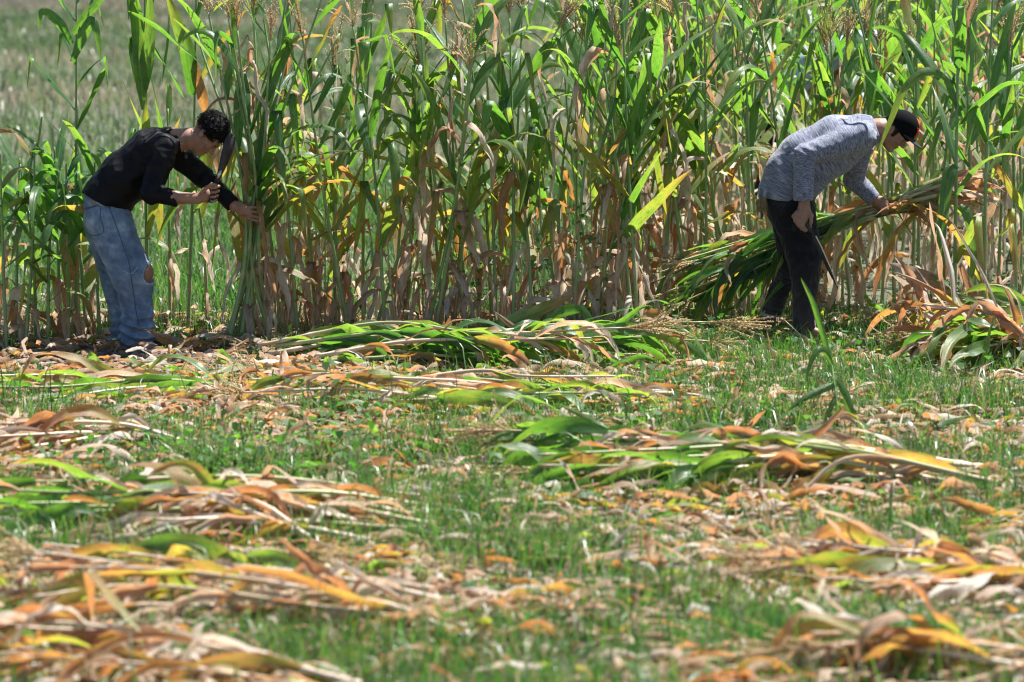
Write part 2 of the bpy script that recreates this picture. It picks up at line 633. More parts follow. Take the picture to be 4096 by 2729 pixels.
def maize(name, pts, rng, n_leaves=11, dry=0.0, leaf_len=(0.5, 0.8), leaf_w=(0.052, 0.102), r0=0.014, tassel=True, first=0.08,
          droop=1.0, half=2, nseg=12, floor=True, top_up=1.0, org=None, dry_low=True, upright=1.0, el_top=70, keep=None, lie=False, lie_droop=1.0, lie_el=(45, 88), stick=0.0, back=0.0):
    """one maize plant: a stalk along pts with alternating leaves (each a part) and a tassel"""
    org = Vector(pts[0]) if org is None else Vector(org)
    root = empty(name, org)
    path = catmull(pts, 18)
    total = sum((path[i + 1] - path[i]).length for i in range(18))
    # stalk with thickened nodes
    fine = catmull(pts, 44)
    radii = []
    for i in range(45):
        s = i / 44
        node = abs(((s * n_leaves * 1.02) % 1.0) - 0.5)
        radii.append(r0 * (1 - 0.62 * s) * (1.0 + (0.22 if node > 0.44 else 0.0)))
    v, f, luv = tube([q - org for q in fine], radii, 7, lambda s: dry + (0.28 if lie else 0.0) + (0.75 * max(0, 0.42 - s) if dry_low else 0.1))
    for i in range(45):
        if abs((((i / 44) * n_leaves * 1.02) % 1.0) - 0.5) > 0.44:
            for k in range(7):
                q_ = luv[i * 7 + k]
                luv[i * 7 + k] = (q_[0], q_[1], q_[2] + 0.4)
    link('stalk', np_mesh('stalk', v, f, luv), M_STALK, root)
    az0 = rng.uniform(0, math.pi * 2)
    for k in range(n_leaves):
        s = first + (0.97 - first) * (k + rng.uniform(-0.2, 0.2)) / max(1, n_leaves - 1) * 0.93
        s = min(max(s, 0.03), 0.96)
        fi = s * 18
        i0 = min(int(fi), 17)
        q = path[i0].lerp(path[i0 + 1], fi - i0)
        t = (path[i0 + 1] - path[i0]).normalized()
        a = t.cross(Vector((0.2, 0.3, 0.9) if abs(t.z) < 0.7 else (1, 0.1, 0.1))).normalized()
        b = t.cross(a)
        az = az0 + (k % 2) * math.pi + rng.uniform(-0.7, 0.7)
        rad = a * math.cos(az) + b * math.sin(az)
        side = t.cross(rad)
        low = 1 - s
        dl = dry
        if dry_low:
            dl = dry + max(0.0, (0.54 - s) * 1.8) * rng.uniform(0.5, 1.3)
            if rng.random() < 0.24:
                dl += rng.uniform(0.3, 0.8)
        else:
            dl = dry + rng.uniform(-0.08, 0.15) + (rng.uniform(0.3, 0.8) if rng.random() < 0.22 else 0)
        if dl > 0.42 and rng.random() < 0.8:
            dl = rng.choice((0.46, 0.56, 0.62, 0.68, 0.76, 0.82, 0.90, 0.96)) if lie else max(dl, rng.choice((0.6, 0.7, 0.8, 0.9)))
        dl = min(dl, 0.98)
        is_dry = dl > 0.5
        L = rng.uniform(*leaf_len) * (0.75 + 0.5 * math.sin(math.pi * min(1, 0.15 + 0.8 * s)))
        W = rng.uniform(*leaf_w) * (0.75 if s > 0.9 else 1.0)
        if is_dry and not lie:
            el = rng.uniform(-20, 60)
            dr = rng.uniform(5, 14)
            tw = rng.uniform(-4.5, 4.5)
            fo, ru = rng.uniform(0.2, 1.5), rng.uniform(0.2, 0.7)
            W *= rng.uniform(0.4, 0.9)
            L *= rng.uniform(0.6, 1.0)
            cr = rng.uniform(0.08, 0.22)
            kink = (rng.uniform(0.0, 0.14), rng.uniform(1.5, 4.0)) if rng.random() < 0.75 else None
        else:
            el = rng.uniform(0.72, 1.0) * el_top * (0.8 + 0.28 * s) * upright
            dr = droop * rng.choice((0.35, 0.6, 1.0, 1.6, 2.6))
            tw = rng.uniform(-1.3, 1.3) + (rng.uniform(-1.5, 1.5) if rng.random() < 0.3 else 0)
            fo, ru = rng.uniform(0.12, 0.5), rng.uniform(0.06, 0.24)
            cr = rng.uniform(0.0, 0.05)
            kink = (rng.uniform(0.2, 0.65), rng.uniform(2.0, 6.0)) if rng.random() < 0.45 else None
        if lie:
            rad = Vector((rad.x, rad.y, rad.z * rng.choice((0.05, 0.2, 0.35, 0.6)))).normalized()
            side = t.cross(rad)
            el = rng.uniform(*lie_el)
            dr = rng.uniform(0.9, 3.6) * lie_droop
            cr = rng.uniform(0.04, 0.13)
            kink = (rng.uniform(0.15, 0.6), rng.uniform(0.5, 2.0)) if rng.random() < 0.35 else None
            if is_dry:
                tw = rng.uniform(-4, 4)
                ru = rng.uniform(0.2, 0.6)
                fo = rng.uniform(0.1, 1.4)
                cr = rng.uniform(0.08, 0.24)
                W *= rng.uniform(0.35, 0.95)
                L *= rng.uniform(0.5, 1.0)
            if rng.random() < 0.4:
                kink = (rng.uniform(0.2, 0.7), rng.uniform(-1.2, 2.0))
        el = R(el)
        if back and s < 0.45 and rng.random() < back:
            t = -t
            el = R(rng.uniform(72, 89))
            dr, L = dr * 0.35, L * 0.7
        d = (t * math.sin(el) + rad * math.cos(el)).normalized()
        if stick and rng.random() < stick:
            d = (t * rng.uniform(0.2, 1.0) + Vector((rng.uniform(-0.3, 0.3), rng.uniform(-0.3, 0.3), rng.uniform(0.4, 1.0)))).normalized()
            side = Vector((rng.uniform(-1, 1), rng.uniform(-0.6, 0.6), rng.uniform(-0.4, 0.4)))
            dr, cr, kink, tw = rng.uniform(0.2, 1.2), 0.04, None, rng.uniform(-1.2, 1.2)
            L *= rng.uniform(0.6, 1.0)
        if keep is not None and not keep(k, q, d, L):
            continue
        lv, lf, lu = leaf_mesh(rng, q - t * 0.0 + rad * 0.004, d, side, L, W, dr, tw, fo, ru, dl, rng.uniform(0.05, 0.5), nseg, half,
                               kink, floor, org=org, crumple=cr)
        link('leaf', np_mesh('leaf', lv, lf, lu), M_LEAF, root)
    if tassel:
        t = (path[18] - path[17]).normalized()
        ts = link('tassel', rng.choice(TASSELS), None, root)
        ts.location = path[18] - org - t * 0.02
        ts.rotation_mode = 'QUATERNION'
        ts.rotation_quaternion = t.to_track_quat('Z', 'Y')
        k = rng.uniform(1.0, 1.45)
        ts.scale = (k, k, k)
    return root


def stand(x, y, h, rng, lean=None, **kw):
    z0 = gh(x, y) - 0.01
    lx, ly = lean if lean else (rng.gauss(0, 0.12), rng.gauss(0, 0.09))
    b = Vector((x, y, z0))
    mid = b + Vector((lx * rng.uniform(0.15, 0.75) * h, ly * 0.35 * h, h * 0.52))
    top = b + Vector((lx * h, ly * h, h))
    return maize('maize_plant', [b, mid, top], rng, **kw)


def copy_tree(o, parent=None):
    c = o.copy()
    COL.objects.link(c)
    c.parent = parent
    for ch in o.children:
        copy_tree(ch, c)
    return c


ORD = ['first', 'second', 'third', 'fourth', 'fifth', 'sixth', 'seventh', 'eighth', 'ninth', 'tenth', 'eleventh', 'twelfth', 'thirteenth',
       'fourteenth', 'fifteenth', 'sixteenth', 'seventeenth', 'eighteenth', 'nineteenth', 'twentieth']


def ordinal(i):
    if i < 20:
        return ORD[i]
    tens = {2: 'twenty', 3: 'thirty', 4: 'forty', 5: 'fifty', 6: 'sixty', 7: 'seventy', 8: 'eighty', 9: 'ninety'}
    n = i + 1
    if n >= 100:
        return 'hundredth' if n == 100 else 'hundred and ' + ordinal(n - 101)
    if n % 10 == 0:
        return tens[n // 10][:-1] + 'ieth'
    return tens[n // 10] + '-' + ORD[n % 10 - 1]


# ------------------------------------------------------------------ standing maize
FRONT = []          # (px, plant, note)
rg = random.Random(11)


def base_px(px, Y):
    return (px - 512.0) * (Y - CAM_Y) / FPX * 1.0 / math.cos(PITCH) * math.cos(PITCH)


def front(px, Y, h, note, **kw):
    x = base_px(px, Y)
    o = stand(x, Y, h, rg, **kw)
    FRONT.append((px, o, note))
    return o


# topped short plants at the far left, in the shade, and the three tall ones above them
for px, Y, h in ((-14, 0.3, 1.35), (3, 0.05, 1.3), (13, 0.45, 1.25), (22, 0.1, 1.38), (33, 0.5, 1.2), (45, 0.15, 1.32), (58, 0.55, 1.3),
                 (66, 0.2, 1.22), (84, 0.5, 1.15), (97, 0.35, 1.2), (108, 0.6, 1.05), (30, 0.9, 1.1), (76, 0.95, 1.2)):
    front(px, Y, h, 'short topped maize plant with broad drooping leaves', tassel=False, n_leaves=9, dry=-0.02, leaf_len=(0.42, 0.68), leaf_w=(0.065, 0.10),
          droop=1.7, el_top=58, first=0.12, lean=(rg.gauss(0, 0.05), rg.gauss(0, 0.05)))
front(73, 0.4, 2.42, 'tall thin maize plant with bare lower stalk and few upper leaves', n_leaves=8, first=0.5, leaf_len=(0.45, 0.65), leaf_w=(0.06, 0.085), droop=0.9,
      lean=(0.012, 0.02), dry=-0.02)
front(145, 0.75, 2.5, 'tall maize plant with upright broad sunlit leaves behind the bent back', n_leaves=9, first=0.25, leaf_len=(0.6, 0.85), leaf_w=(0.075, 0.1), droop=0.35,
      lean=(0.0, 0.03), el_top=80)
front(186, 0.85, 2.55, 'tall maize plant with one broad leaning leaf behind the curly head', n_leaves=9, first=0.2, leaf_len=(0.6, 0.85), leaf_w=(0.075, 0.1), droop=0.6,
      lean=(0.03, 0.03), el_top=76)
front(168, 1.1, 1.5, 'short maize plant with dry leaves behind the bent man', n_leaves=8, tassel=False, dry=0.12)
front(206, 1.0, 1.4, 'short dry maize plant behind the raised knife', n_leaves=8, tassel=False, dry=0.3)
front(122, 1.2, 1.2, 'short maize plant seen under the bent chest', n_leaves=7, tassel=False, dry=0.1)

# the front rows in the middle of the picture
for row, (Y, step, x0, x1) in enumerate(((0.55, 16, 280, 655), (1.2, 30, 285, 560), (1.5, 22, 560, 760), (2.1, 24, 575, 960))):
    px = x0
    while px < x1:
        yy = Y + rg.uniform(-0.22, 0.22)
        h = rg.uniform(2.1, 2.55) if rg.random() < 0.72 else rg.uniform(1.75, 2.0)
        if px < 420:
            h = rg.uniform(2.0, 2.45) if rg.random() < 0.6 else rg.uniform(1.6, 1.95)
        if row == 0 and rg.random() < 0.18:
            h = rg.uniform(1.2, 1.6)
        front(px + rg.uniform(-5, 5), yy, h, None, n_leaves=rg.choice((11, 12, 13)), tassel=h > 1.65 and rg.random() < 0.8,
              droop=rg.choice((0.6, 0.9, 1.3)), dry=rg.choice((0.0, 0.04, 0.08, 0.13)), first=0.05)
        px += step * rg.uniform(0.75, 1.25)
# dry spindly plants that thicken the foot of the row
for i in range(34):
    px = rg.uniform(270, 745)
    front(px, rg.uniform(0.4, 1.6) if px < 650 else rg.uniform(1.4, 2.0), rg.uniform(0.7, 1.35), None, n_leaves=rg.choice((6, 7, 8)), tassel=False, dry=rg.uniform(0.3, 0.6), first=0.05,
          leaf_len=(0.35, 0.6), r0=0.008)
# right edge, in front of the carried bundle
front(957, 0.25, 2.45, 'tall maize plant with thick pale stalk standing before the carried bundle', n_leaves=9, first=0.2, droop=0.8, lean=(0.0, 0.0), dry=-0.03, r0=0.016, leaf_w=(0.07, 0.09))
front(986, 0.35, 2.5, 'tall maize plant with clear green stalk near the right edge', n_leaves=9, first=0.15, droop=0.8, lean=(0.015, 0.0), dry=-0.03, r0=0.015, leaf_w=(0.065, 0.09))
for px, Y in ((1012, 0.9), (1042, 1.2), (972, 1.1), (940, 1.35), (1000, 1.3), (1020, 1.5), (915, 1.6)):
    front(px, Y, rg.uniform(1.9, 2.3), None, n_leaves=11, droop=0.9, dry=0.0)

FRONT.sort(key=lambda t: t[0])
left_pl = [t for t in FRONT if t[0] < 240]
mid_pl = [t for t in FRONT if 240 <= t[0] < 760]
right_pl = [t for t in FRONT if t[0] >= 760]
for i, (px, o, note) in enumerate(left_pl):
    if note and ('topped' in note):
        tag(o, 'short topped green maize plant, %s from the left edge of the picture' % ordinal(i), 'maize plant', 'topped maize plants at the left edge')
    else:
        tag(o, note, 'maize plant', 'maize plants behind the man in black')
for i, (px, o, note) in enumerate(mid_pl):
    h = max((c.location.z for c in o.children if c.name.startswith('tassel')), default=0)
    kind = 'tall tasselled' if h > 1.6 else 'low dry'
    tag(o, '%s maize plant, %s from the left between the two men' % (kind, ordinal(i)), 'maize plant', 'maize plants of the front rows')
for i, (px, o, note) in enumerate(right_pl):
    tag(o, note or '%s maize plant from the left beyond the man in grey' % ordinal(i), 'maize plant', 'maize plants at the right edge')

# the deep block behind: a dozen grown plants, then copies of plant and parts
protos = []
pr = random.Random(21)
for i in range(14):
    protos.append(stand(0, 0, pr.uniform(2.0, 2.5), pr, n_leaves=pr.choice((11, 12, 13)), droop=pr.choice((0.6, 0.9, 1.3)), dry=pr.choice((0.02, 0.06, 0.11)),
                        first=0.05, half=1, nseg=11, tassel=True, floor=False))
used = set()
yrow = 2.8
nblock = 0
NEAR = []
while yrow < 15:
    x = base_px(572 + max(0, yrow - 3) * 4, yrow) + pr.uniform(0, 0.2)
    xe = base_px(1024, yrow) + 0.55
    while x < xe:
        k = pr.randrange(len(protos))
        src = protos[k]
        o = src if k not in used else copy_tree(src)
        used.add(k)
        o.location = (x, yrow + pr.uniform(-0.16, 0.16), -0.01)
        o.rotation_euler = (pr.gauss(0, 0.03), pr.gauss(0, 0.03), pr.uniform(0, 6.28))
        s = pr.uniform(0.9, 1.12)
        o.scale = (s, s, s)
        near = yrow < 5
        if near:
            NEAR.append((to_px(o.location)[0], o))
        else:
            tag(o, 'green maize plant deep inside the uncut block behind the man in grey', 'maize plant', 'maize plants deep in the uncut block')
        nblock += 1
        x += pr.uniform(0.28, 0.44) * (1.0 if yrow < 8 else 1.2)
    yrow += 0.9 if yrow < 8 else 1.1
NEAR.sort(key=lambda t: t[0])
for i, (px, o) in enumerate(NEAR):
    tag(o, '%s maize plant from the left at the near side of the uncut block' % ordinal(i), 'maize plant', 'maize plants at the near side of the uncut block')
for k, s_ in enumerate(protos):
    if k not in used:
        s_.location = (3.2 + 0.1 * k, 9, 0)
        tag(s_, 'green maize plant deep inside the uncut block behind the man in grey', 'maize plant', 'maize plants deep in the uncut block')

# stalks gathered by the left hand of the man in black
rb = random.Random(5)
GRIP = P(254, 214, 0.13)
HELD = []
for i in range(12):
    f = i / 11
    b = G(222 + 42 * f + rb.uniform(-5, 5), 334 + rb.uniform(-6, 6))
    b.y = rb.uniform(0.05, 0.42)
    b.x = base_px(218 + 46 * f + rb.uniform(-8, 8), b.y)
    b.z = gh(b.x, b.y) - 0.01
    a = rb.uniform(0, 6.28)
    g = GRIP + Vector((0.035 * math.cos(a) + (f - 0.5) * 0.05, 0.035 * math.sin(a), rb.uniform(-0.02, 0.02)))
    top = P(205 + 130 * f ** 1.2 + rb.uniform(-10, 10), rb.uniform(5, 60), 0.15 + rb.uniform(-0.3, 0.35))
    if i in (2, 5, 7, 9):
        top = top + (top - g) * 0.12
    o = maize('maize_plant', [b, g, top], rb, n_leaves=10, dry=0.05, droop=1.3, leaf_len=(0.5, 0.85), leaf_w=(0.045, 0.08), upright=0.95, first=0.06 if i % 2 == 0 else 0.36,
              tassel=i in (1, 3, 4, 6, 7, 9), r0=0.0165,
              keep=lambda k, q, d, L: not (d.x < 0.15 and d.y < 0.2 and q.z < 1.8))
    tag(o, 'maize plant gathered by the man in black, %s from the left' % ordinal(i), 'maize plant', 'maize plants gathered in the hand')


# ------------------------------------------------------------------ cut maize lying in piles
def lay(rng, a, b, z0, z1, name='cut_maize_stalk', **kw):
    a, b = Vector(a), Vector(b)
    m = a.lerp(b, rng.uniform(0.25, 0.4)) + Vector((rng.uniform(-0.05, 0.05), rng.uniform(-0.13, 0.13), 0))
    m2 = a.lerp(b, rng.uniform(0.6, 0.75)) + Vector((rng.uniform(-0.05, 0.05), rng.uniform(-0.16, 0.16), 0))
    a.z = gh(a.x, a.y) + z0
    b.z = gh(b.x, b.y) + z1
    m.z = gh(m.x, m.y) + (z0 + z1) * 0.5 + rng.uniform(0, 0.03)
    m2.z = gh(m2.x, m2.y) + z0 * 0.3 + z1 * 0.7 + rng.uniform(0, 0.04)
    a.z = gh(a.x, a.y) + 0.4 * z0
    return maize(name, [a, m, m2, b], rng, lie=True, **kw)


rl = random.Random(31)
LAST = {}
PILES = [
    # butt px,py range ; top px,py range ; count ; dryness ; dry_low ; pile height ; label
    ((255, 300), (352, 370), (590, 715), (356, 374), 12, (-0.10, 0.30), False, 0.19, 'green cut maize stalk in the long pile below the row'),
    ((300, 420), (356, 372), (560, 640), (362, 376), 2, (0.5, 0.75), False, 0.14, 'dry cut maize stalk in the long pile below the row'),
    ((1050, 1110), (350, 374), (915, 960), (348, 372), 9, (0.06, 0.24), False, 0.24, 'green cut maize stalk in the pile at the right edge'),
    ((1010, 1050), (350, 370), (890, 930), (344, 364), 5, (0.5, 0.8), False, 0.26, 'dry orange cut maize stalk on the pile at the right edge'),
    ((520, 590), (402, 418), (240, 300), (392, 412), 7, (0.3, 0.8), False, 0.09, 'dry cut maize stalk in the pale heap left of middle'),
    ((330, 400), (398, 420), (600, 660), (398, 420), 8, (-0.1, 0.45), False, 0.10, 'green cut maize stalk in the heap at the middle'),
    ((200, 260), (382, 400), (-40, 0), (390, 412), 6, (0.0, 0.25), False, 0.07, 'green cut maize stalk in the heap before the man in black'),
    ((170, 230), (436, 452), (-60, -20), (438, 462), 6, (0.55, 0.8), False, 0.10, 'rust brown cut maize stalk in the heap at the left edge'),
    ((930, 990), (470, 500), (500, 560), (466, 498), 13, (0.02, 0.15), True, 0.15, 'half green cut maize stalk in the pile right of middle'),
    ((820, 950), (470, 500), (600, 680), (470, 500), 4, (0.55, 0.8), False, 0.15, 'dry cut maize stalk in the pile right of middle'),
    ((380, 440), (512, 545), (-60, -10), (500, 545), 8, (0.05, 0.25), True, 0.13, 'half green cut maize stalk in the wide pile at left'),
    ((300, 420), (520, 548), (60, 140), (516, 545), 7, (0.55, 0.8), False, 0.13, 'dry brown cut maize stalk in the wide pile at left'),
    ((440, 500), (600, 645), (10, 70), (575, 640), 8, (0.35, 0.7), True, 0.11, 'dry cut maize stalk in the near pile at lower left'),
    ((1060, 1120), (585, 615), (760, 820), (555, 600), 8, (0.4, 0.75), True, 0.08, 'straw coloured cut maize stalk in the near pile at right'),
    ((1080, 1140), (668, 700), (790, 850), (664, 690), 4, (0.55, 0.75), False, 0.09, 'dry cut maize stalk in the heap at lower right'),
    ((300, 380), (668, 700), (-30, 40), (660, 700), 4, (0.3, 0.7), False, 0.09, 'dry cut maize stalk in the heap at lower left'),
    ((700, 780), (402, 420), (540, 600), (400, 416), 4, (0.5, 0.8), False, 0.05, 'dry cut maize stalk in the heap before the man in grey'),
    ((40, 100), (560, 600), (240, 300), (570, 600), 2, (0.0, 0.3), False, 0.10, 'green cut maize stalk in the near pile at lower left'),
]
def bp_y(t):
    return 0.5 * (t[0] + t[1])


for (bx, by, tx, ty, n, dr, dlow, hp, lab) in PILES:
    if bp_y(by) > 440:
        n = int(n * 1.4)
    for i in range(n):
        bp = G(rl.uniform(*bx), rl.uniform(*by))
        tp = G(rl.uniform(*tx), rl.uniform(*ty))
        d = tp - bp
        if d.length > 2.4:
            tp = bp + d * (2.4 / d.length) if rl.random() < 0.5 else tp
            if (tp - bp).length > 2.4:
                bp = tp - d * (2.4 / d.length)
        zz = 1.35 * hp * (i / max(1, n - 1))
        o = lay(rl, bp, tp, 0.015 + zz * rl.uniform(0.5, 0.9), 0.02 + zz, n_leaves=rl.choice((13, 14, 15)), dry=rl.uniform(*dr), dry_low=dlow,
                leaf_len=(0.42, 0.8), leaf_w=(0.045, 0.095), tassel=rl.random() < 0.35, first=0.06, nseg=14,
                stick=0.35 if 'dry orange' in lab else 0.0, lie_el=(55, 88))
        LAST[lab] = o
        tag(o, '%s, %s from its bottom' % (lab, ordinal(i)), 'maize stalk', lab.replace('cut maize stalk', 'cut maize stalks'))
# ------------------------------------------------------------------ people: bodies and clothes grown from smooth distance fields
def wnoise(seed, freq, n=5, stretch=(1, 1, 1)):
    r = np.random.RandomState(seed)
    K = r.normal(0, 1, (n, 3))
    K = K / np.linalg.norm(K, axis=1)[:, None] * freq * r.uniform(0.6, 1.5, (n, 1)) * np.array(stretch)
    ph = r.uniform(0, 6.28, n)

    def f(p):
        a = p @ K.T.astype(np.float32) + ph.astype(np.float32)
        return np.sin(a).sum(1) / n
    return f


class Cone:
    """tapered capsule, optionally flattened along an axis and cut by planes"""

    def __init__(s, a, b, ra, rb, k=0.02, flat=None, cuts=(), sub=False, tag=0):
        s.a, s.b = np.array(a, float), np.array(b, float)
        s.ra, s.rb, s.k, s.flat, s.cuts, s.sub, s.tag = ra, rb, k, flat, cuts, sub, tag

    def box(s, pad):
        m = max(s.ra, s.rb) * (1.0 if s.flat is None else max(1.0, s.flat[1])) + pad
        return np.minimum(s.a, s.b) - m, np.maximum(s.a, s.b) + m

    def d(s, p):
        ab = s.b - s.a
        L2 = ab.dot(ab) + 1e-9
        q = p - s.a
        t = np.clip((q @ ab) / L2, 0, 1)
        q = q - t[..., None] * ab
        if s.flat is not None:
            ax, sc = np.array(s.flat[0], float), s.flat[1]
            q = q + (q @ ax)[..., None] * ax * (1.0 / sc - 1.0)
        r = np.sqrt((q * q).sum(-1)) - (s.ra + t * (s.rb - s.ra))
        for (c, n) in s.cuts:
            r = np.maximum(r, (p - np.array(c)) @ np.array(n))
        return r


class Ell:
    """ellipsoid in a frame of three axes"""

    def __init__(s, c, axes, radii, k=0.02, cuts=(), sub=False, tag=0):
        s.c, s.A, s.r, s.k, s.cuts, s.sub, s.tag = np.array(c, float), np.array([list(x) for x in axes], float), np.array(radii, float), k, cuts, sub, tag
        s.a = s.b = s.c

    def box(s, pad):
        m = s.r.max() + pad
        return s.c - m, s.c + m

    def d(s, p):
        q = (p - s.c) @ s.A.T
        k0 = np.sqrt(((q / s.r) ** 2).sum(-1))
        k1 = np.sqrt(((q / (s.r ** 2)) ** 2).sum(-1)) + 1e-9
        r = k0 * (k0 - 1.0) / k1
        for (c, n) in s.cuts:
            r = np.maximum(r, (p - np.array(c)) @ np.array(n))
        return r


def grow(prims, h, disp=None, pad=0.03):
    lo = np.min([p.box(pad)[0] for p in prims if not p.sub], axis=0)
    hi = np.max([p.box(pad)[1] for p in prims if not p.sub], axis=0)
    n = np.ceil((hi - lo) / h).astype(int) + 2
    f = np.full(n, 1.0, np.float32)
    for pr_ in prims:
        a, b = pr_.box(pad + pr_.k)
        i0 = np.clip(np.floor((a - lo) / h).astype(int), 0, n)
        i1 = np.clip(np.ceil((b - lo) / h).astype(int) + 1, 0, n)
        if (i1 <= i0).any():
            continue
        g = np.stack(np.meshgrid(*[lo[d] + h * np.arange(i0[d], i1[d]) for d in range(3)], indexing='ij'), -1)
        dd = pr_.d(g).astype(np.float32)
        sl = tuple(slice(i0[d], i1[d]) for d in range(3))
        cur = f[sl]
        k = pr_.k
        if pr_.sub:
            dd = -dd
            hh = np.clip(0.5 - 0.5 * (cur - dd) / k, 0, 1)
            f[sl] = cur * (1 - hh) + dd * hh + k * hh * (1 - hh)
        else:
            hh = np.clip(0.5 + 0.5 * (dd - cur) / k, 0, 1)
            f[sl] = dd * (1 - hh) + cur * hh - k * hh * (1 - hh)
    if disp is not None:
        idx = np.argwhere(np.abs(f) < 0.03)
        p = (lo + idx * h).astype(np.float32)
        f[tuple(idx.T)] += disp(p).astype(np.float32)
    # surface nets
    s = f < 0
    c8 = [s[i:n[0] - 1 + i, j:n[1] - 1 + j, k:n[2] - 1 + k] for i in (0, 1) for j in (0, 1) for k in (0, 1)]
    anyv = np.logical_or.reduce(c8)
    allv = np.logical_and.reduce(c8)
    act = anyv & ~allv
    cells = np.argwhere(act)
    vid = np.full(act.shape, -1, np.int32)
    vid[tuple(cells.T)] = np.arange(len(cells))
    corners = np.array([(i, j, k) for i in (0, 1) for j in (0, 1) for k in (0, 1)])
    val = np.stack([f[tuple((cells + c).T)] for c in corners], 1)
    acc = np.zeros((len(cells), 3))
    cnt = np.zeros(len(cells))
    for e0 in range(8):
        for e1 in range(e0 + 1, 8):
            if np.abs(corners[e0] - corners[e1]).sum() != 1:
                continue
            v0, v1 = val[:, e0], val[:, e1]
            m = (v0 < 0) != (v1 < 0)
            t = np.where(m, v0 / np.where(m, v0 - v1, 1), 0)
            acc += np.where(m[:, None], corners[e0] + t[:, None] * (corners[e1] - corners[e0]), 0)
            cnt += m
    verts = lo + (cells + acc / cnt[:, None]) * h
    quads = []
    for ax in range(3):
        u, w = (ax + 1) % 3, (ax + 2) % 3
        a = np.take(s, range(0, n[ax] - 1), ax)
        b = np.take(s, range(1, n[ax]), ax)
        e = np.argwhere(a != b)
        e = e[(e[:, u] > 0) & (e[:, w] > 0) & (e[:, u] < n[u] - 1) & (e[:, w] < n[w] - 1)]
        du, dw = np.zeros(3, int), np.zeros(3, int)
        du[u] = 1
        dw[w] = 1
        q = np.stack([vid[tuple((e - du - dw).T)], vid[tuple((e - dw).T)], vid[tuple(e.T)], vid[tuple((e - du).T)]], 1)
        flip = ~s[tuple(e.T)]
        q[flip] = q[flip][:, ::-1]
        quads.append(q)
    return verts, np.concatenate(quads)


def axial(prims, verts):
    """luv for cloth: distance along the nearest limb, angle round it, and which limb"""
    best = np.full(len(verts), 1e9)
    out = np.zeros((len(verts), 3))
    for i, pr_ in enumerate(prims):
        if pr_.sub or not isinstance(pr_, Cone):
            continue
        d = pr_.d(verts)
        ab = pr_.b - pr_.a
        L = np.linalg.norm(ab)
        t = np.clip((verts - pr_.a) @ ab / L ** 2, -0.3, 1.3)
        x = ab / L
        y = np.cross(x, [0.1, 1.0, 0.05])
        y /= np.linalg.norm(y)
        z = np.cross(x, y)
        q = verts - pr_.a
        ang = np.arctan2(q @ z, q @ y)
        m = d < best
        best = np.where(m, d, best)
        out[m] = np.stack([t * L + pr_.tag, ang, np.full(len(verts), float(i))], 1)[m]
    return out


def cloth(name, prims, h, mat, parent, disp=None, luv=None):
    v, q = grow(prims, h, disp)
    me = np_mesh(name, v, q, axial(prims, v) if luv is None else luv(v))
    o = link(name, me, mat, parent)
    return o


# ---- materials of the people
def skin_material():
    m, nt, out = new_mat('skin')
    L = nt.links
    a = attr(nt, 'luv')
    lip, dark, _ = sep(nt, a.outputs['Vector'])
    tc = N(nt, 'ShaderNodeTexCoord')
    nz = noise(nt, tc.outputs['Object'], 30.0, 4.0)
    base = ramp(nt, [(0.3, (0.25, 0.125, 0.080)), (0.7, (0.34, 0.185, 0.125))], nz).outputs[0]
    c = mix_col(nt, base, (0.30, 0.10, 0.085), lip)
    c = mix_col(nt, c, (0.018, 0.012, 0.010), dark)
    bs = N(nt, 'ShaderNodeBsdfPrincipled')
    L.new(c, bs.inputs['Base Color'])
    bs.inputs['Roughness'].default_value = 0.5
    bs.inputs['Subsurface Weight'].default_value = 0.08
    bs.inputs['Subsurface Radius'].default_value = (0.01, 0.004, 0.002)
    b = N(nt, 'ShaderNodeBump')
    b.inputs['Strength'].default_value = 0.15
    b.inputs['Distance'].default_value = 0.002
    L.new(noise(nt, tc.outputs['Object'], 160.0, 3.0), b.inputs['Height'])
    L.new(b.outputs[0], bs.inputs['Normal'])
    L.new(bs.outputs[0], out.inputs['Surface'])
    return m


def heather_material():
    m, nt, out = new_mat('heather_knit')
    L = nt.links
    a = attr(nt, 'luv')
    ax_, ang, idn = sep(nt, a.outputs['Vector'])
    vec = comb(nt, math_n(nt, 'MULTIPLY', ax_, 330.0), math_n(nt, 'MULTIPLY', ang, 3.0), math_n(nt, 'MULTIPLY', idn, 7.0))
    st = noise(nt, vec, 1.0, 3.0, 0.65)
    vec2 = comb(nt, math_n(nt, 'MULTIPLY', ax_, 130.0), math_n(nt, 'MULTIPLY', ang, 1.2), idn)
    st2 = noise(nt, vec2, 1.0, 2.0, 0.5)
    f = math_n(nt, 'ADD', math_n(nt, 'MULTIPLY', st, 0.72), math_n(nt, 'MULTIPLY', st2, 0.28))
    c = ramp(nt, [(0.35, (0.030, 0.034, 0.060)), (0.47, (0.125, 0.140, 0.20)), (0.57, (0.28, 0.30, 0.38)), (0.69, (0.50, 0.52, 0.60))], f).outputs[0]
    bs = N(nt, 'ShaderNodeBsdfPrincipled')
    L.new(c, bs.inputs['Base Color'])
    bs.inputs['Roughness'].default_value = 0.85
    bs.inputs['Sheen Weight'].default_value = 0.25
    bs.inputs['Specular IOR Level'].default_value = 0.2
    b = N(nt, 'ShaderNodeBump')
    b.inputs['Strength'].default_value = 0.35
    b.inputs['Distance'].default_value = 0.003
    L.new(st, b.inputs['Height'])
    L.new(b.outputs[0], bs.inputs['Normal'])
    L.new(bs.outputs[0], out.inputs['Surface'])
    return m


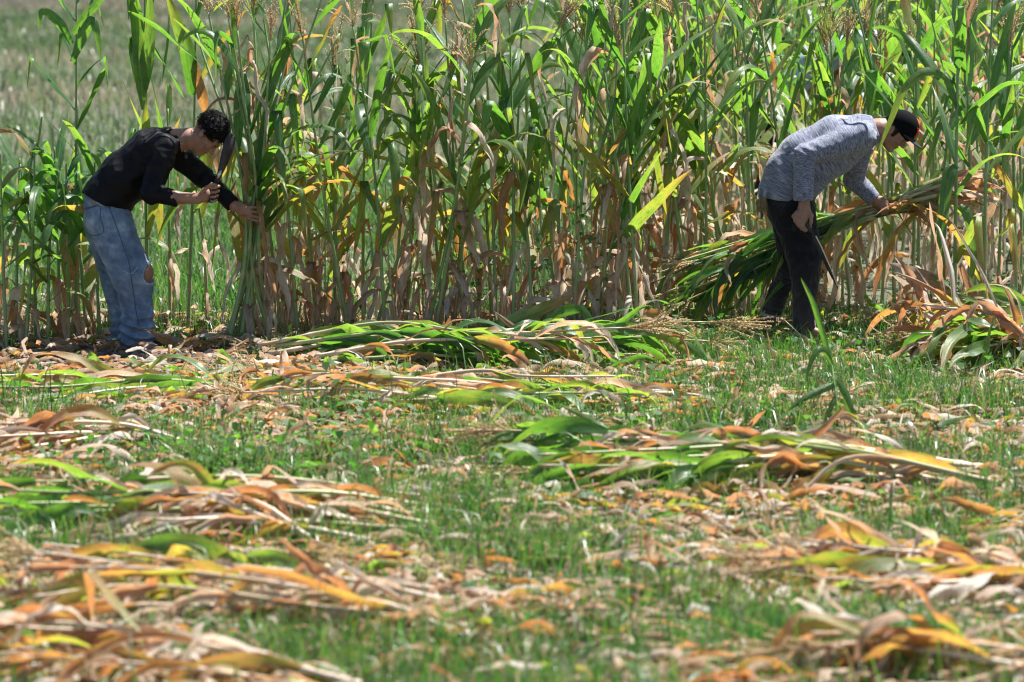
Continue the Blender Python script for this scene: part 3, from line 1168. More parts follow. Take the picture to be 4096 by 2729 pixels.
def denim_material(name, dark, mid, light, scale=9.0, dust=False):
    m, nt, out = new_mat(name)
    L = nt.links
    tc = N(nt, 'ShaderNodeTexCoord')
    nz = noise(nt, tc.outputs['Object'], scale, 5.0, 0.6)
    fn = noise(nt, tc.outputs['Object'], 260.0, 2.0)
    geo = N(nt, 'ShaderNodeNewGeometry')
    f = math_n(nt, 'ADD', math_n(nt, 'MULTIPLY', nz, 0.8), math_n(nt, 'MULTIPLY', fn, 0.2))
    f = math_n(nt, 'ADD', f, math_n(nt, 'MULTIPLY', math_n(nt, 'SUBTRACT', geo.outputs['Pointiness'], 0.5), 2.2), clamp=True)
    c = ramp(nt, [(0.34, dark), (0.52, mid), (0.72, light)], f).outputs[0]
    if dust:
        zz = sep(nt, geo.outputs['Position'])[2]
        df = math_n(nt, 'MULTIPLY', math_n(nt, 'MULTIPLY_ADD', zz, -1.9, 1.1, clamp=True), math_n(nt, 'MULTIPLY_ADD', nz, 1.8, -0.35, clamp=True))
        c = mix_col(nt, c, (0.11, 0.092, 0.084), df)
    bs = N(nt, 'ShaderNodeBsdfPrincipled')
    L.new(c, bs.inputs['Base Color'])
    bs.inputs['Roughness'].default_value = 0.85
    bs.inputs['Specular IOR Level'].default_value = 0.2
    bs.inputs['Sheen Weight'].default_value = 0.15
    b = N(nt, 'ShaderNodeBump')
    b.inputs['Strength'].default_value = 0.2
    b.inputs['Distance'].default_value = 0.002
    L.new(fn, b.inputs['Height'])
    L.new(b.outputs[0], bs.inputs['Normal'])
    L.new(bs.outputs[0], out.inputs['Surface'])
    return m


M_SKIN = skin_material()
M_HEATHER = heather_material()
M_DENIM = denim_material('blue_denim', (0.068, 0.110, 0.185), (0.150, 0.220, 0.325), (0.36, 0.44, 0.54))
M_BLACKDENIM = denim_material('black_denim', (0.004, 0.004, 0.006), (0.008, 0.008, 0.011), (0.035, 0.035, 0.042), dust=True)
M_BLACK = plain('black_jersey', (0.0045, 0.0045, 0.0065), 0.55, spec=0.16, var=0.4, scale=14, sheen=0.0)
M_PALEBLUE = plain('pale_blue_cloth', (0.42, 0.50, 0.70), 0.8, spec=0.2, var=0.2, scale=9)
M_HAIR = plain('black_hair', (0.005, 0.0042, 0.004), 0.5, spec=0.2, var=0.4, scale=60)
M_CAP = plain('black_cap_cloth', (0.006, 0.006, 0.008), 0.85, spec=0.06, var=0.3, scale=90, bump=0.1)
M_VISOR = plain('grey_black_visor', (0.026, 0.026, 0.032), 0.7, spec=0.25, var=0.3, scale=90, bump=0.1)
M_RED = plain('red_embroidery', (0.62, 0.02, 0.03), 0.6, var=0.15, scale=120)
M_BOOT = plain('brown_leather', (0.13, 0.088, 0.068), 0.7, var=0.35, scale=25, bump=0.2)
M_SOCK = plain('pale_sock', (0.42, 0.42, 0.50), 0.9, var=0.15, scale=60)
M_BLADE = plain('tarnished_steel', (0.045, 0.038, 0.034), 0.5, metal=0.35, spec=0.3, var=0.5, scale=22)
M_EDGE = plain('ground_steel_edge', (0.55, 0.54, 0.52), 0.3, metal=0.9, var=0.2, scale=30)
M_GRIP = plain('black_grip', (0.014, 0.014, 0.015), 0.5, var=0.2)
M_THREAD = plain('white_thread', (0.62, 0.65, 0.70), 0.9, var=0.1)
M_TUFT = plain('tan_fur', (0.34, 0.25, 0.12), 0.8, var=0.5, scale=120)
M_TOOTH = plain('teeth', (0.7, 0.68, 0.62), 0.3)


def frame(up, fwd):
    """head axes (forward, side, up) from the picture-plane directions, x right and z up"""
    U = Vector((up[0], up[2] if len(up) > 2 else 0, up[1])).normalized()
    F = Vector((fwd[0], fwd[2] if len(fwd) > 2 else 0, fwd[1])).normalized()
    S = U.cross(F).normalized()
    F = S.cross(U).normalized()
    return F, S, U


def head_prims(C, F, S, U, k=1.0, neck=None):
    C = Vector(C)
    ax = (F, S, U)

    def at(f, s, u):
        return C + (F * f + S * s + U * u) * k
    pr = [
        Ell(at(-0.012, 0, 0.035), ax, (0.098 * k, 0.076 * k, 0.092 * k), 0.03),
        Ell(at(0.030, 0, -0.030), ax, (0.062 * k, 0.058 * k, 0.085 * k), 0.03),
        Cone(at(0.035, 0, -0.075), at(0.072, 0, -0.100), 0.040 * k, 0.021 * k, 0.025),
        Cone(at(-0.015, 0.045, -0.055), at(0.055, 0.018, -0.098), 0.018 * k, 0.016 * k, 0.02),
        Cone(at(-0.015, -0.045, -0.055), at(0.055, -0.018, -0.098), 0.018 * k, 0.016 * k, 0.02),
        Cone(at(0.082, -0.038, 0.026), at(0.082, 0.038, 0.026), 0.014 * k, 0.014 * k, 0.02),
        Cone(at(0.088, 0, 0.020), at(0.112, 0, -0.022), 0.009 * k, 0.0135 * k, 0.012),
        Cone(at(0.096, -0.014, -0.027), at(0.096, 0.014, -0.027), 0.010 * k, 0.010 * k, 0.008),
        Ell(at(0.090, 0, -0.053), ax, (0.012 * k, 0.022 * k, 0.007 * k), 0.008),
        Ell(at(0.085, 0, -0.068), ax, (0.012 * k, 0.020 * k, 0.007 * k), 0.008),
        Ell(at(0.070, 0.042, -0.020), ax, (0.018 * k, 0.020 * k, 0.016 * k), 0.02),
        Ell(at(0.070, -0.042, -0.020), ax, (0.018 * k, 0.020 * k, 0.016 * k), 0.02),
    ]
    for sg in (-1, 1):
        pr.append(Ell(at(0.093, sg * 0.033, 0.006), ax, (0.012 * k, 0.016 * k, 0.010 * k), 0.010, sub=True))
        pr.append(Ell(at(0.080, sg * 0.033, 0.004), ax, (0.013 * k, 0.013 * k, 0.012 * k), 0.004))
        pr.append(Ell(at(-0.012, sg * 0.079, -0.004), ((F * 0.96 + U * 0.2).normalized(), S, (U * 0.96 - F * 0.2).normalized()), (0.019 * k, 0.009 * k, 0.034 * k), 0.006))
        pr.append(Ell(at(-0.008, sg * 0.088, -0.002), ax, (0.009 * k, 0.006 * k, 0.016 * k), 0.004, sub=True))
    return pr, at


def face_luv(at, k=1.0):
    marks = []
    for sg in (-1, 1):
        marks.append((at(0.092, sg * 0.034, 0.004), 0.0085, 1, 0.85))         # lashes and lids
        for q in (-0.018, -0.006, 0.006, 0.016):
            marks.append((at(0.092, sg * 0.034 + q, 0.026), 0.007, 1, 0.75))   # brows
    for q in (-0.014, 0, 0.014):
        marks.append((at(0.096, q, -0.060), 0.010, 0, 0.8))

    def f(v):
        out = np.zeros((len(v), 3))
        for c, r, ch, w in marks:
            d = np.linalg.norm(v - np.array(c), axis=1)
            out[:, ch] = np.maximum(out[:, ch], w * np.clip(1.6 - d / (r * k), 0, 1))
        return out
    return f


def chain(pts, radii, k=0.012, **kw):
    return [Cone(pts[i], pts[i + 1], radii[i], radii[i + 1], k, **kw) for i in range(len(pts) - 1)]


def strip_on(name, obj_list, pts, width, mat, parent, lift=0.003, cyc=False):
    """a narrow ribbon laid on the camera side of cloth: points (x, z) are dropped along +Y on the surface"""
    bvhs = []
    for o in obj_list:
        me = o.data
        bvhs.append(BVHTree.FromPolygons([v.co for v in me.vertices], [p.vertices for p in me.polygons]))
    fine = catmull([Vector((p[0], 0, p[1])) for p in pts], max(8, 6 * (len(pts) - 1)))
    line = []
    for p in fine:
        best = None
        for b in bvhs:
            hit = b.ray_cast(Vector((p.x, -3, p.z)), Vector((0, 1, 0)))
            if hit[0] is not None and (best is None or hit[0].y < best[0].y):
                best = hit
        if best:
            line.append((best[0] + best[1] * lift, best[1]))
    v, f = [], []
    for i, (p, nrm) in enumerate(line):
        t = (line[min(i + 1, len(line) - 1)][0] - line[max(i - 1, 0)][0]).normalized()
        s = t.cross(nrm).normalized() * width * 0.5
        v += [p + s - nrm * lift, p + s * 0.6, p - s * 0.6, p - s - nrm * lift]
        if i:
            a = (i - 1) * 4
            f += [(a + j, a + j + 1, a + j + 5, a + j + 4) for j in range(3)]
    return link(name, np_mesh(name, v, np.array(f)), mat, parent)


def plate(name, outline, thick, mat, parent=None, nrm=None):
    """flat bar of the given 3D outline, thickened along its normal"""
    o = [Vector(p) for p in outline]
    n = nrm or (o[1] - o[0]).cross(o[-1] - o[0]).normalized()
    c = sum(o, Vector()) / len(o)
    k = len(o)
    v = [p + n * thick * 0.5 for p in o] + [p - n * thick * 0.5 for p in o]
    inner = [c + (p - c) * 0.8 for p in o]
    f4 = [(i, (i + 1) % k, (i + 1) % k + k, i + k) for i in range(k)]
    me = np_mesh(name, v, [np.array(f4), np.array([list(range(k))[::-1], [k + i for i in range(k)]])], smooth=False)
    return link(name, me, mat, parent)


Yv = (0, 1, 0)


# ================================================================== the man in black (left)
def A(zx, zy, Y):
    return P(50 + zx * 0.17544, 95 + zy * 0.17544, Y)


def man_in_black():
    F, S, U = frame((0.873, 0.488, -0.10), (0.488, -0.873, -0.22))
    C = A(893, 232, -0.02)
    hp, at = head_prims(C, F, S, U, 1.04)
    nY = -0.02
    body = list(hp)
    body += chain([A(690, 262, nY), A(790, 250, nY), at(-0.02, 0, -0.04)], [0.075, 0.066, 0.058], 0.03)
    torso = [(A(320, 620, 0), 0.13), (A(440, 460, 0), 0.125), (A(600, 320, 0), 0.13), (A(690, 265, 0), 0.09)]
    for i in range(3):
        body.append(Cone(torso[i][0], torso[i + 1][0], torso[i][1], torso[i + 1][1], 0.04, flat=(Yv, 1.25)))
    # near arm and its fist round the handle
    el, wr = A(580, 566, -0.27), A(845, 590, -0.28)
    body += chain([A(640, 300, -0.17), el], [0.06, 0.045], 0.03)
    body += chain([el, A(700, 585, -0.275), wr], [0.044, 0.045, 0.032], 0.02)
    body += chain([wr, A(885, 572, -0.28)], [0.031, 0.040], 0.02, flat=(Yv, 0.8))
    body.append(Cone(A(885, 548, -0.275), A(890, 588, -0.275), 0.026, 0.026, 0.015))
    for i in range(4):
        zy = 521 + i * 25
        r = 0.0105 if i < 3 else 0.009
        body += chain([A(893, zy + 10, -0.262), A(938 - i * 3, zy - 2 + i, -0.268), A(962 - i * 5, zy + i, -0.292), A(944 - i * 4, zy + 7 + i, -0.322), A(918, zy + 10, -0.326)],
                      [0.012, r, r, r * 0.95, r * 0.85], 0.005)
    body += chain([A(862, 560, -0.305), A(893, 528, -0.325), A(922, 508, -0.322), A(944, 512, -0.318)], [0.014, 0.0125, 0.011, 0.009], 0.006)
    # far arm, its hand round the gathered stalks
    el2, wr2 = A(868, 462, 0.17), A(1050, 632, 0.05)
    body += chain([A(705, 320, 0.16), el2], [0.06, 0.045], 0.03)
    body += chain([el2, wr2], [0.045, 0.031], 0.02)
    body += chain([wr2, A(1092, 652, 0.035), A(1128, 668, 0.03)], [0.030, 0.038, 0.032], 0.02, flat=(Yv, 0.6))
    kn = [(1135, 640), (1142, 662), (1140, 684), (1128, 702)]
    tp = [(1178, 640, 1196, 652), (1188, 668, 1208, 682), (1190, 697, 1210, 713), (1178, 716, 1200, 730)]
    for i in range(4):
        body += chain([A(*kn[i], 0.028), A(tp[i][0], tp[i][1], 0.022), A(tp[i][2], tp[i][3], 0.06)], [0.0115, 0.010, 0.0085], 0.005)
    body += chain([A(1095, 640, 0.045), A(1130, 622, 0.10), A(1160, 618, 0.13)], [0.014, 0.012, 0.009], 0.006)
    # legs
    knee, ank = A(535, 1008, -0.09), A(500, 1400, -0.09)
    body += chain([A(345, 690, -0.08), knee], [0.095, 0.060], 0.03)
    body += chain([knee, ank], [0.056, 0.036], 0.03)
    body += chain([A(340, 690, 0.09), A(415, 1040, 0.12), A(430, 1410, 0.11)], [0.095, 0.055, 0.036], 0.03)
    body += chain([ank, A(595, 1425, -0.10)], [0.038, 0.028], 0.02)
    body += chain([A(430, 1410, 0.11), A(520, 1428, 0.10)], [0.038, 0.028], 0.02)
    v, q = grow(body, 0.0045)
    man = link('person', np_mesh('person', v, q, face_luv(at, 1.04)(v)), M_SKIN)
    tag(man, 'person in black shirt and ripped blue jeans bending to cut maize, machete raised', 'person', 'people cutting maize')
    # hair: a cap of curls
    hr = np.random.RandomState(2)
    hair = [Ell(at(-0.020, 0, 0.058), (F, S, U), (0.102, 0.088, 0.094), 0.012,
                cuts=[(tuple(at(0.086, 0, 0.05)), tuple(F * 0.8 - U * 0.6)), (tuple(at(-0.02, 0, 0.005)), tuple((-U + F * 0.25).normalized()))])]
    for i in range(420):
        a_, b_ = hr.uniform(0, 6.283), math.acos(hr.uniform(-0.45, 1))
        dvec = Vector((math.sin(b_) * math.cos(a_), math.sin(b_) * math.sin(a_), math.cos(b_)))
        f_, s_, u_ = -0.02 + 0.101 * dvec.x, 0.086 * dvec.y, 0.056 + 0.094 * dvec.z
        if f_ > 0.045 and u_ < 0.068:
            continue
        if u_ < 0.012 and f_ > -0.045:
            continue
        r = hr.uniform(0.005, 0.0115)
        hair.append(Ell(at(f_, s_, u_), (F, S, U), (r * 1.2, r * 1.1, r), 0.004))
    hv, hq = grow(hair, 0.0045)
    hob = link('hair', np_mesh('hair', hv, hq), M_HAIR, man)
    # stray curls
    sv, sf, so = [], [], 0
    for i in range(1500):
        k_ = hr.randint(len(hv))
        p0 = Vector(hv[k_])
        o_ = (p0 - Vector(at(-0.02, 0, 0.05))).normalized()
        t_ = o_.cross(Vector(hr.normal(0, 1, 3))).normalized()
        pts = [p0 - o_ * 0.004]
        L = hr.uniform(0.012, 0.034)
        b_ = o_.cross(t_)
        for j in range(1, 5):
            a_ = j * 1.15
            pts.append(p0 + o_ * L * j / 4 * 0.6 + t_ * L * 0.45 * math.sin(a_) + b_ * L * 0.45 * (1 - math.cos(a_)) * 0.5)
        vv, ff, _ = tube(pts, [0.0014] * 5, 3, cap=False)
        sv += vv
        sf.append(ff[0] + so)
        so += len(vv)
    link('hair_strand', np_mesh('hair_strand', sv, np.concatenate(sf)), M_HAIR, hob)
    # shirt
    hem_n = Vector((-0.40, 0, -0.92)).normalized()
    hem = (tuple(A(320, 608, 0)), tuple(hem_n))
    sh = [
        Cone(A(316, 606, 0), A(430, 470, 0), 0.165, 0.168, 0.03, flat=(Yv, 1.15), cuts=[hem]),
        Cone(A(430, 470, 0), A(590, 325, 0), 0.165, 0.158, 0.03, flat=(Yv, 1.2)),
        Cone(A(590, 325, 0), A(688, 268, 0), 0.158, 0.092, 0.03, flat=(Yv, 1.25)),
        Cone(A(688, 268, -0.02), A(742, 258, -0.02), 0.098, 0.080, 0.02, cuts=[(tuple(A(738, 258, 0)), (0.98, 0, 0.17))]),
        Cone(A(655, 295, -0.17), A(572, 562, -0.27), 0.085, 0.064, 0.035),
        Cone(A(572, 562, -0.27), A(718, 586, -0.275), 0.062, 0.051, 0.02, cuts=[(tuple(A(714, 586, -0.275)), (0.98, 0, 0.15))]),
        Cone(A(705, 325, 0.16), A(868, 462, 0.17), 0.085, 0.062, 0.035),
        Cone(A(868, 462, 0.17), A(1046, 628, 0.055), 0.062, 0.045, 0.02, cuts=[(tuple(A(1040, 622, 0.06)), tuple((A(1046, 628, 0.055) - A(868, 462, 0.17)).normalized()))]),
    ]
    n1, n2, n3 = wnoise(1, 26, 6, (1, 0.6, 1.2)), wnoise(2, 60, 6), wnoise(3, 110, 5)
    shirt = cloth('shirt', sh, 0.0055, M_BLACK, man, lambda p: 0.020 * np.abs(n1(p)) - 0.007 + 0.008 * np.abs(n2(p)) - 0.003 + 0.0015 * n3(p))
    # jeans
    cut_t = (tuple(A(310, 520, 0)), tuple(-hem_n))
    rip = Ell(A(585, 1012, -0.13), (Vector((0.80, 0, -0.6)).normalized(), Vector((0, 1, 0)), Vector((0.6, 0, 0.80))), (0.060, 0.12, 0.078), 0.004, sub=True)
    jn = [
        Cone(A(318, 590, 0), A(325, 690, 0), 0.148, 0.158, 0.03, flat=(Yv, 1.05), cuts=[cut_t]),
        Cone(A(338, 720, -0.075), A(470, 1030, -0.10), 0.148, 0.135, 0.03, flat=(Yv, 0.85)),
        Cone(A(470, 1030, -0.10), A(500, 1230, -0.09), 0.135, 0.102, 0.03, flat=(Yv, 0.85)),
        Cone(A(500, 1230, -0.09), A(498, 1400, -0.09), 0.100, 0.118, 0.03, cuts=[(tuple(A(490, 1428, 0)), (0.05, 0, -1))]),
        Cone(A(310, 720, 0.08), A(392, 1040, 0.12), 0.140, 0.118, 0.02, flat=(Yv, 0.8)),
        Cone(A(392, 1040, 0.12), A(432, 1250, 0.12), 0.118, 0.100, 0.02, flat=(Yv, 0.85)),
        Cone(A(432, 1250, 0.12), A(438, 1415, 0.12), 0.098, 0.112, 0.02, cuts=[(tuple(A(430, 1440, 0)), (-0.05, 0, -1))]),
        rip,
    ]
    j1, j2, j3 = wnoise(11, 20, 6, (1, 0.5, 0.5)), wnoise(12, 55, 6, (0.5, 0.5, 1.4)), wnoise(13, 120, 5)

    def jd(p):
        lowz = np.clip((0.34 - p[:, 2]) / 0.3, 0, 1)
        ring = np.sin(p[:, 2] * 95 + 22 * p[:, 0] + 3 * np.sin(p[:, 1] * 14))
        return 0.014 * np.abs(j1(p)) - 0.005 + 0.009 * np.abs(j2(p)) - 0.003 + 0.0014 * j3(p) + lowz * 0.011 * ring
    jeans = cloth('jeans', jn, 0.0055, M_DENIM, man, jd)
    sc = lambda zx, zy: (A(zx, zy, -0.15).x, A(zx, zy, -0.15).z)
    M_SEAM = plain('dark_seam', (0.065, 0.095, 0.15), 0.9)
    strip_on('seam', [jeans], [sc(335, 628), sc(372, 720), sc(420, 850), sc(455, 950), sc(475, 1080), sc(490, 1200), sc(515, 1330)], 0.005, M_SEAM, jeans)
    strip_on('seam', [jeans], [sc(340, 628), sc(377, 720), sc(425, 850), sc(460, 950), sc(480, 1080), sc(495, 1200), sc(520, 1330)], 0.0022, plain('pale_seam', (0.16, 0.21, 0.29), 0.9), jeans, 0.002)
    pk = [(185, 662), (283, 632), (290, 690), (310, 770), (262, 800), (232, 798)]
    strip_on('pocket_seam', [jeans], [sc(*p) for p in pk], 0.006, M_SEAM, jeans)
    strip_on('pocket_seam', [jeans], [sc(190, 652), sc(230, 640), sc(280, 622)], 0.006, M_SEAM, jeans)
    # frayed threads of the rip
    tv, tf, to = [], [], 0
    fr_ = random.Random(9)
    for i in range(26):
        u = fr_.random()
        a_ = A(498 + 80 * u, 985 - 45 * u + fr_.uniform(-5, 5), -0.19 + 0.06 * u)
        b_ = a_ + Vector((fr_.uniform(-0.012, 0.02), fr_.uniform(-0.015, 0.0), -fr_.uniform(0.008, 0.045)))
        m_ = a_.lerp(b_, 0.5) + Vector((fr_.uniform(-0.008, 0.008), -0.006, 0))
        vv, ff, _ = tube(catmull([a_, m_, b_], 4), [0.0014] * 5, 3, cap=False)
        tv += vv
        tf.append(ff[0] + to)
        to += len(vv)
    for i in range(14):
        u = fr_.random()
        a_ = A(585 + 22 * u, 1075 + 50 * u, -0.15 + 0.04 * u)
        b_ = a_ + Vector((fr_.uniform(-0.01, 0.02), -0.01, fr_.uniform(-0.03, 0.01)))
        vv, ff, _ = tube([a_, a_.lerp(b_, 0.5), b_], [0.0014] * 3, 3, cap=False)
        tv += vv
        tf.append(ff[0] + to)
        to += len(vv)
    vv, ff, _ = tube(catmull([A(500, 980, -0.225), A(470, 1015, -0.24), A(440, 1012, -0.24), A(410, 1000, -0.235)], 8), [0.0016] * 9, 3, cap=False)
    tv += vv
    tf.append(ff[0] + to)
    link('frayed_thread', np_mesh('frayed_thread', tv, np.concatenate(tf)), M_THREAD, jeans)
    # shoes
    for zx, zy, Y in ((505, 1425, -0.10), (440, 1432, 0.11)):
        pr = [Cone(A(zx - 30, zy - 15, Y), A(zx + 30, zy - 5, Y), 0.048, 0.046, 0.02, flat=(Yv, 0.9)), Cone(A(zx + 30, zy - 3, Y), A(zx + 105, zy + 6, Y), 0.044, 0.034, 0.02, flat=(Yv, 1.05))]
        cloth('shoe', pr, 0.006, M_GRIP, man)
    # machete
    def B(zx, zy, Y=-0.295):
        return P((640 + zx / 2.8) / 4, (380 + zy / 2.8) / 4, Y)
    root = empty('machete', B(620, 1015))
    mk = tag(root, 'dark tarnished machete held upright in the fist of the man in black', 'machete', 'machetes')
    org = root.location
    lft = [(585, 1045), (612, 960), (640, 870), (668, 740), (690, 630), (712, 540), (738, 475), (768, 440)]
    rgt = [(800, 436), (828, 448), (843, 470), (843, 510), (825, 600), (795, 690), (760, 770), (728, 830), (700, 885), (672, 950), (650, 990)]
    bl = plate('blade', [B(*p) - org for p in lft + rgt], 0.003, M_BLADE, root, Vector((0.12, -0.98, 0.05)).normalized())
    ed = lft
    v, f = [], []
    for i, p in enumerate(rgt[2:-2]):
        q_ = B(*p) - org
        v += [q_ + Vector((0.0015, -0.0022, 0)), q_ + Vector((-0.010, -0.0022, 0.001))]
        if i:
            a_ = 2 * i - 2
            f.append((a_, a_ + 1, a_ + 3, a_ + 2))
    link('cutting_edge', np_mesh('cutting_edge', v, np.array(f), smooth=False), M_BLADE, root)
    v, f, l = tube([B(628, 985) - org, B(612, 1030) - org, B(590, 1100) - org, B(572, 1165) - org, B(560, 1205) - org], [0.012, 0.015, 0.014, 0.015, 0.017], 10)
    link('handle', np_mesh('handle', v, f), M_GRIP, root)
    v = [B(640, 935, -0.2985) - org, B(640, 885, -0.2985) - org, B(668, 848, -0.2985) - org, B(692, 843, -0.2985) - org, B(678, 905, -0.2985) - org, B(655, 935, -0.2985) - org]
    plate('bright_patch', v, 0.0012, M_EDGE, root, Vector((0.12, -0.98, 0.05)).normalized())
    return man


# ================================================================== the man in grey (right)
def B2(zx, zy, Y):
    return P(725 + zx * 0.17535, 87.5 + zy * 0.17535, Y)


def man_in_grey():
    Q = B2
    F, S, U = frame((0.742, 0.67, -0.10), (0.67, -0.742, -0.26))
    C = Q(966, 252, 0.60)
    hp, at = head_prims(C, F, S, U, 1.0)
    body = list(hp)
    body += chain([Q(790, 250, 0.6), Q(880, 240, 0.6), at(-0.02, 0, -0.04)], [0.085, 0.070, 0.060], 0.03)
    tor = [(Q(370, 620, 0.6), 0.14), (Q(450, 450, 0.6), 0.14), (Q(640, 320, 0.6), 0.14), (Q(770, 265, 0.6), 0.10)]
    for i in range(3):
        body.append(Cone(tor[i][0], tor[i + 1][0], tor[i][1], tor[i + 1][1], 0.04, flat=(Yv, 1.2)))
    el, wr = Q(450, 390, 0.34), Q(452, 668, 0.31)
    body += chain([Q(780, 275, 0.43), el], [0.06, 0.045], 0.03)
    body += chain([el, wr], [0.045, 0.034], 0.02)
    body += chain([wr, Q(450, 700, 0.31), Q(436, 745, 0.305)], [0.034, 0.040, 0.045], 0.02, flat=(Yv, 0.7))
    # fist: knuckles to the left, fingers closing round the handle, thumb in front
    for i, (kx, ky) in enumerate(((395, 735), (404, 758), (418, 775), (436, 786))):
        body += chain([Q(kx + 18, ky - 22, 0.295), Q(kx, ky, 0.290), Q(kx + 20, ky + 28, 0.285), Q(kx + 46, ky + 20, 0.300), Q(kx + 52, ky + 4, 0.32)],
                      [0.018, 0.0165, 0.013, 0.0115, 0.010], 0.007)
    body += chain([Q(470, 690, 0.31), Q(492, 730, 0.305), Q(490, 768, 0.300), Q(480, 795, 0.302)], [0.017, 0.015, 0.013, 0.010], 0.008)
    el2, wr2 = Q(735, 520, 0.90), Q(862, 648, 0.86)
    body += chain([Q(760, 330, 0.80), el2], [0.06, 0.046], 0.03)
    body += chain([el2, wr2], [0.046, 0.033], 0.02)
    body += chain([wr2, Q(885, 655, 0.85), Q(905, 662, 0.85)], [0.032, 0.040, 0.034], 0.02, flat=(Yv, 0.7))
    for i in range(4):
        x0 = 878 + i * 11
        body += chain([Q(x0 + 6, 668, 0.835), Q(x0 + 14, 695, 0.825), Q(x0 + 16, 722 - i * 3, 0.85)], [0.0125, 0.0115, 0.0095], 0.005)
    body += chain([Q(895, 645, 0.85), Q(925, 640, 0.87), Q(945, 655, 0.89)], [0.014, 0.012, 0.010], 0.006)
    kn, an = Q(492, 985, 0.46), Q(455, 1370, 0.46)
    body += chain([Q(390, 720, 0.5), kn], [0.10, 0.062], 0.03)
    body += chain([kn, an], [0.058, 0.038], 0.03)
    body += chain([Q(375, 720, 0.70), Q(385, 1000, 0.78), Q(262, 1290, 0.84)], [0.095, 0.058, 0.036], 0.03)
    body += chain([Q(262, 1290, 0.84), Q(240, 1370, 0.86), Q(320, 1400, 0.84)], [0.036, 0.038, 0.03], 0.02)
    body += chain([an, Q(545, 1410, 0.44)], [0.038, 0.03], 0.02)
    v, q = grow(body, 0.0045)
    man = link('person', np_mesh('person', v, q, face_luv(at)(v)), M_SKIN)
    tag(man, 'person in grey heather shirt and black cap bending with a bundle of maize', 'person', 'people cutting maize')
    link('teeth', np_mesh('teeth', *grow([Ell(at(0.093, -0.006, -0.0605), (F, S, U), (0.006, 0.011, 0.0035), 0.003)], 0.002)), M_TOOTH, man)
    # cropped hair under the cap
    hr = [Ell(at(-0.016, 0, 0.036), (F, S, U), (0.099, 0.079, 0.092), 0.01,
              cuts=[(tuple(at(-0.055, 0, -0.035)), tuple((-U * 0.9 + F * 0.35).normalized())), (tuple(at(0.02, 0, 0)), tuple(F))])]
    for sg in (-1, 1):
        hr.append(Cone(at(0.022, sg * 0.066, 0.03), at(0.020, sg * 0.068, -0.022), 0.013, 0.009, 0.006))
    hn = wnoise(5, 300, 6)
    cloth('hair', hr, 0.004, M_HAIR, man, lambda p: 0.0022 * hn(p))
    # cap
    cu = [(tuple(at(0.02, 0, 0.036)), tuple((-U * 0.97 - F * 0.16).normalized()))]
    cp = [Ell(at(-0.002, 0, 0.052), (F, S, U), (0.118, 0.094, 0.112), 0.01, cuts=cu), Ell(at(0.02, 0, 0.085), (F, S, U), (0.094, 0.080, 0.082), 0.03, cuts=cu)]
    cn = wnoise(6, 45, 5)
    cap = cloth('cap', cp, 0.004, M_CAP, man, lambda p: 0.0016 * cn(p))
    v, q = grow([Ell(at(0.012, 0, 0.168), (F, S, U), (0.010, 0.010, 0.006), 0.003)], 0.002)
    link('button', np_mesh('button', v, q), M_CAP, cap)
    vv, ff = [], []
    nu, nv = 17, 9
    for i in range(nv):
        for j in range(nu):
            s = -1 + 2 * j / (nu - 1)
            t = i / (nv - 1)
            ext = math.sqrt(max(0, 1 - (abs(s) ** 2.6) * 0.98))
            f_ = 0.094 * math.sqrt(max(0.02, 1 - s * s * 0.62)) + 0.010 + t * 0.115 * ext
            u_ = 0.072 - 0.030 * s * s - t * 0.012 + 0.010 * t * t
            vv.append(at(f_, s * 0.082 * (1 - 0.12 * t), u_ + 0.0))
    off = len(vv)
    nrm = U * 0.004
    vv += [p - nrm for p in vv[:off]]
    for i in range(nv - 1):
        for j in range(nu - 1):
            a = i * nu + j
            ff.append((a, a + 1, a + 1 + nu, a + nu))
            ff.append((off + a + nu, off + a + 1 + nu, off + a + 1, off + a))
    ring = [j for j in range(nu)] + [i * nu + nu - 1 for i in range(1, nv)] + [(nv - 1) * nu + j for j in range(nu - 2, -1, -1)] + [i * nu for i in range(nv - 2, 0, -1)]
    for a, b in zip(ring, ring[1:] + ring[:1]):
        ff.append((b, a, a + off, b + off))
    link('visor', np_mesh('visor', vv, np.array(ff)), M_VISOR, cap)
    for t in (0.45, 0.6, 0.75, 0.9):
        pts = []
        for j in range(2, nu - 2):
            s = -1 + 2 * j / (nu - 1)
            ext = math.sqrt(max(0, 1 - (abs(s) ** 2.6) * 0.98))
            f_ = 0.094 * math.sqrt(max(0.02, 1 - s * s * 0.62)) + 0.010 + t * 0.115 * ext
            pts.append(at(f_, s * 0.082 * (1 - 0.12 * t), 0.072 - 0.030 * s * s - t * 0.012 + 0.010 * t * t + 0.0006))
        v, f, l = tube(pts, [0.0011] * len(pts), 4)
        link('stitch_line', np_mesh('stitch_line', v, f), plain('grey_stitch', (0.10, 0.10, 0.11), 0.8), cap)
    # red raised emblem on the front of the cap: an upright with a bar at each end
    bv = BVHTree.FromPolygons([x.co for x in cap.data.vertices], [p.vertices for p in cap.data.polygons])

    def on_cap(s, u):
        o_ = at(0.4, s, u)
        h_ = bv.ray_cast(o_, -F)
        return (h_[0] + F * 0.001) if h_[0] is not None else at(0.11, s, u)
    ev, ef = [], []

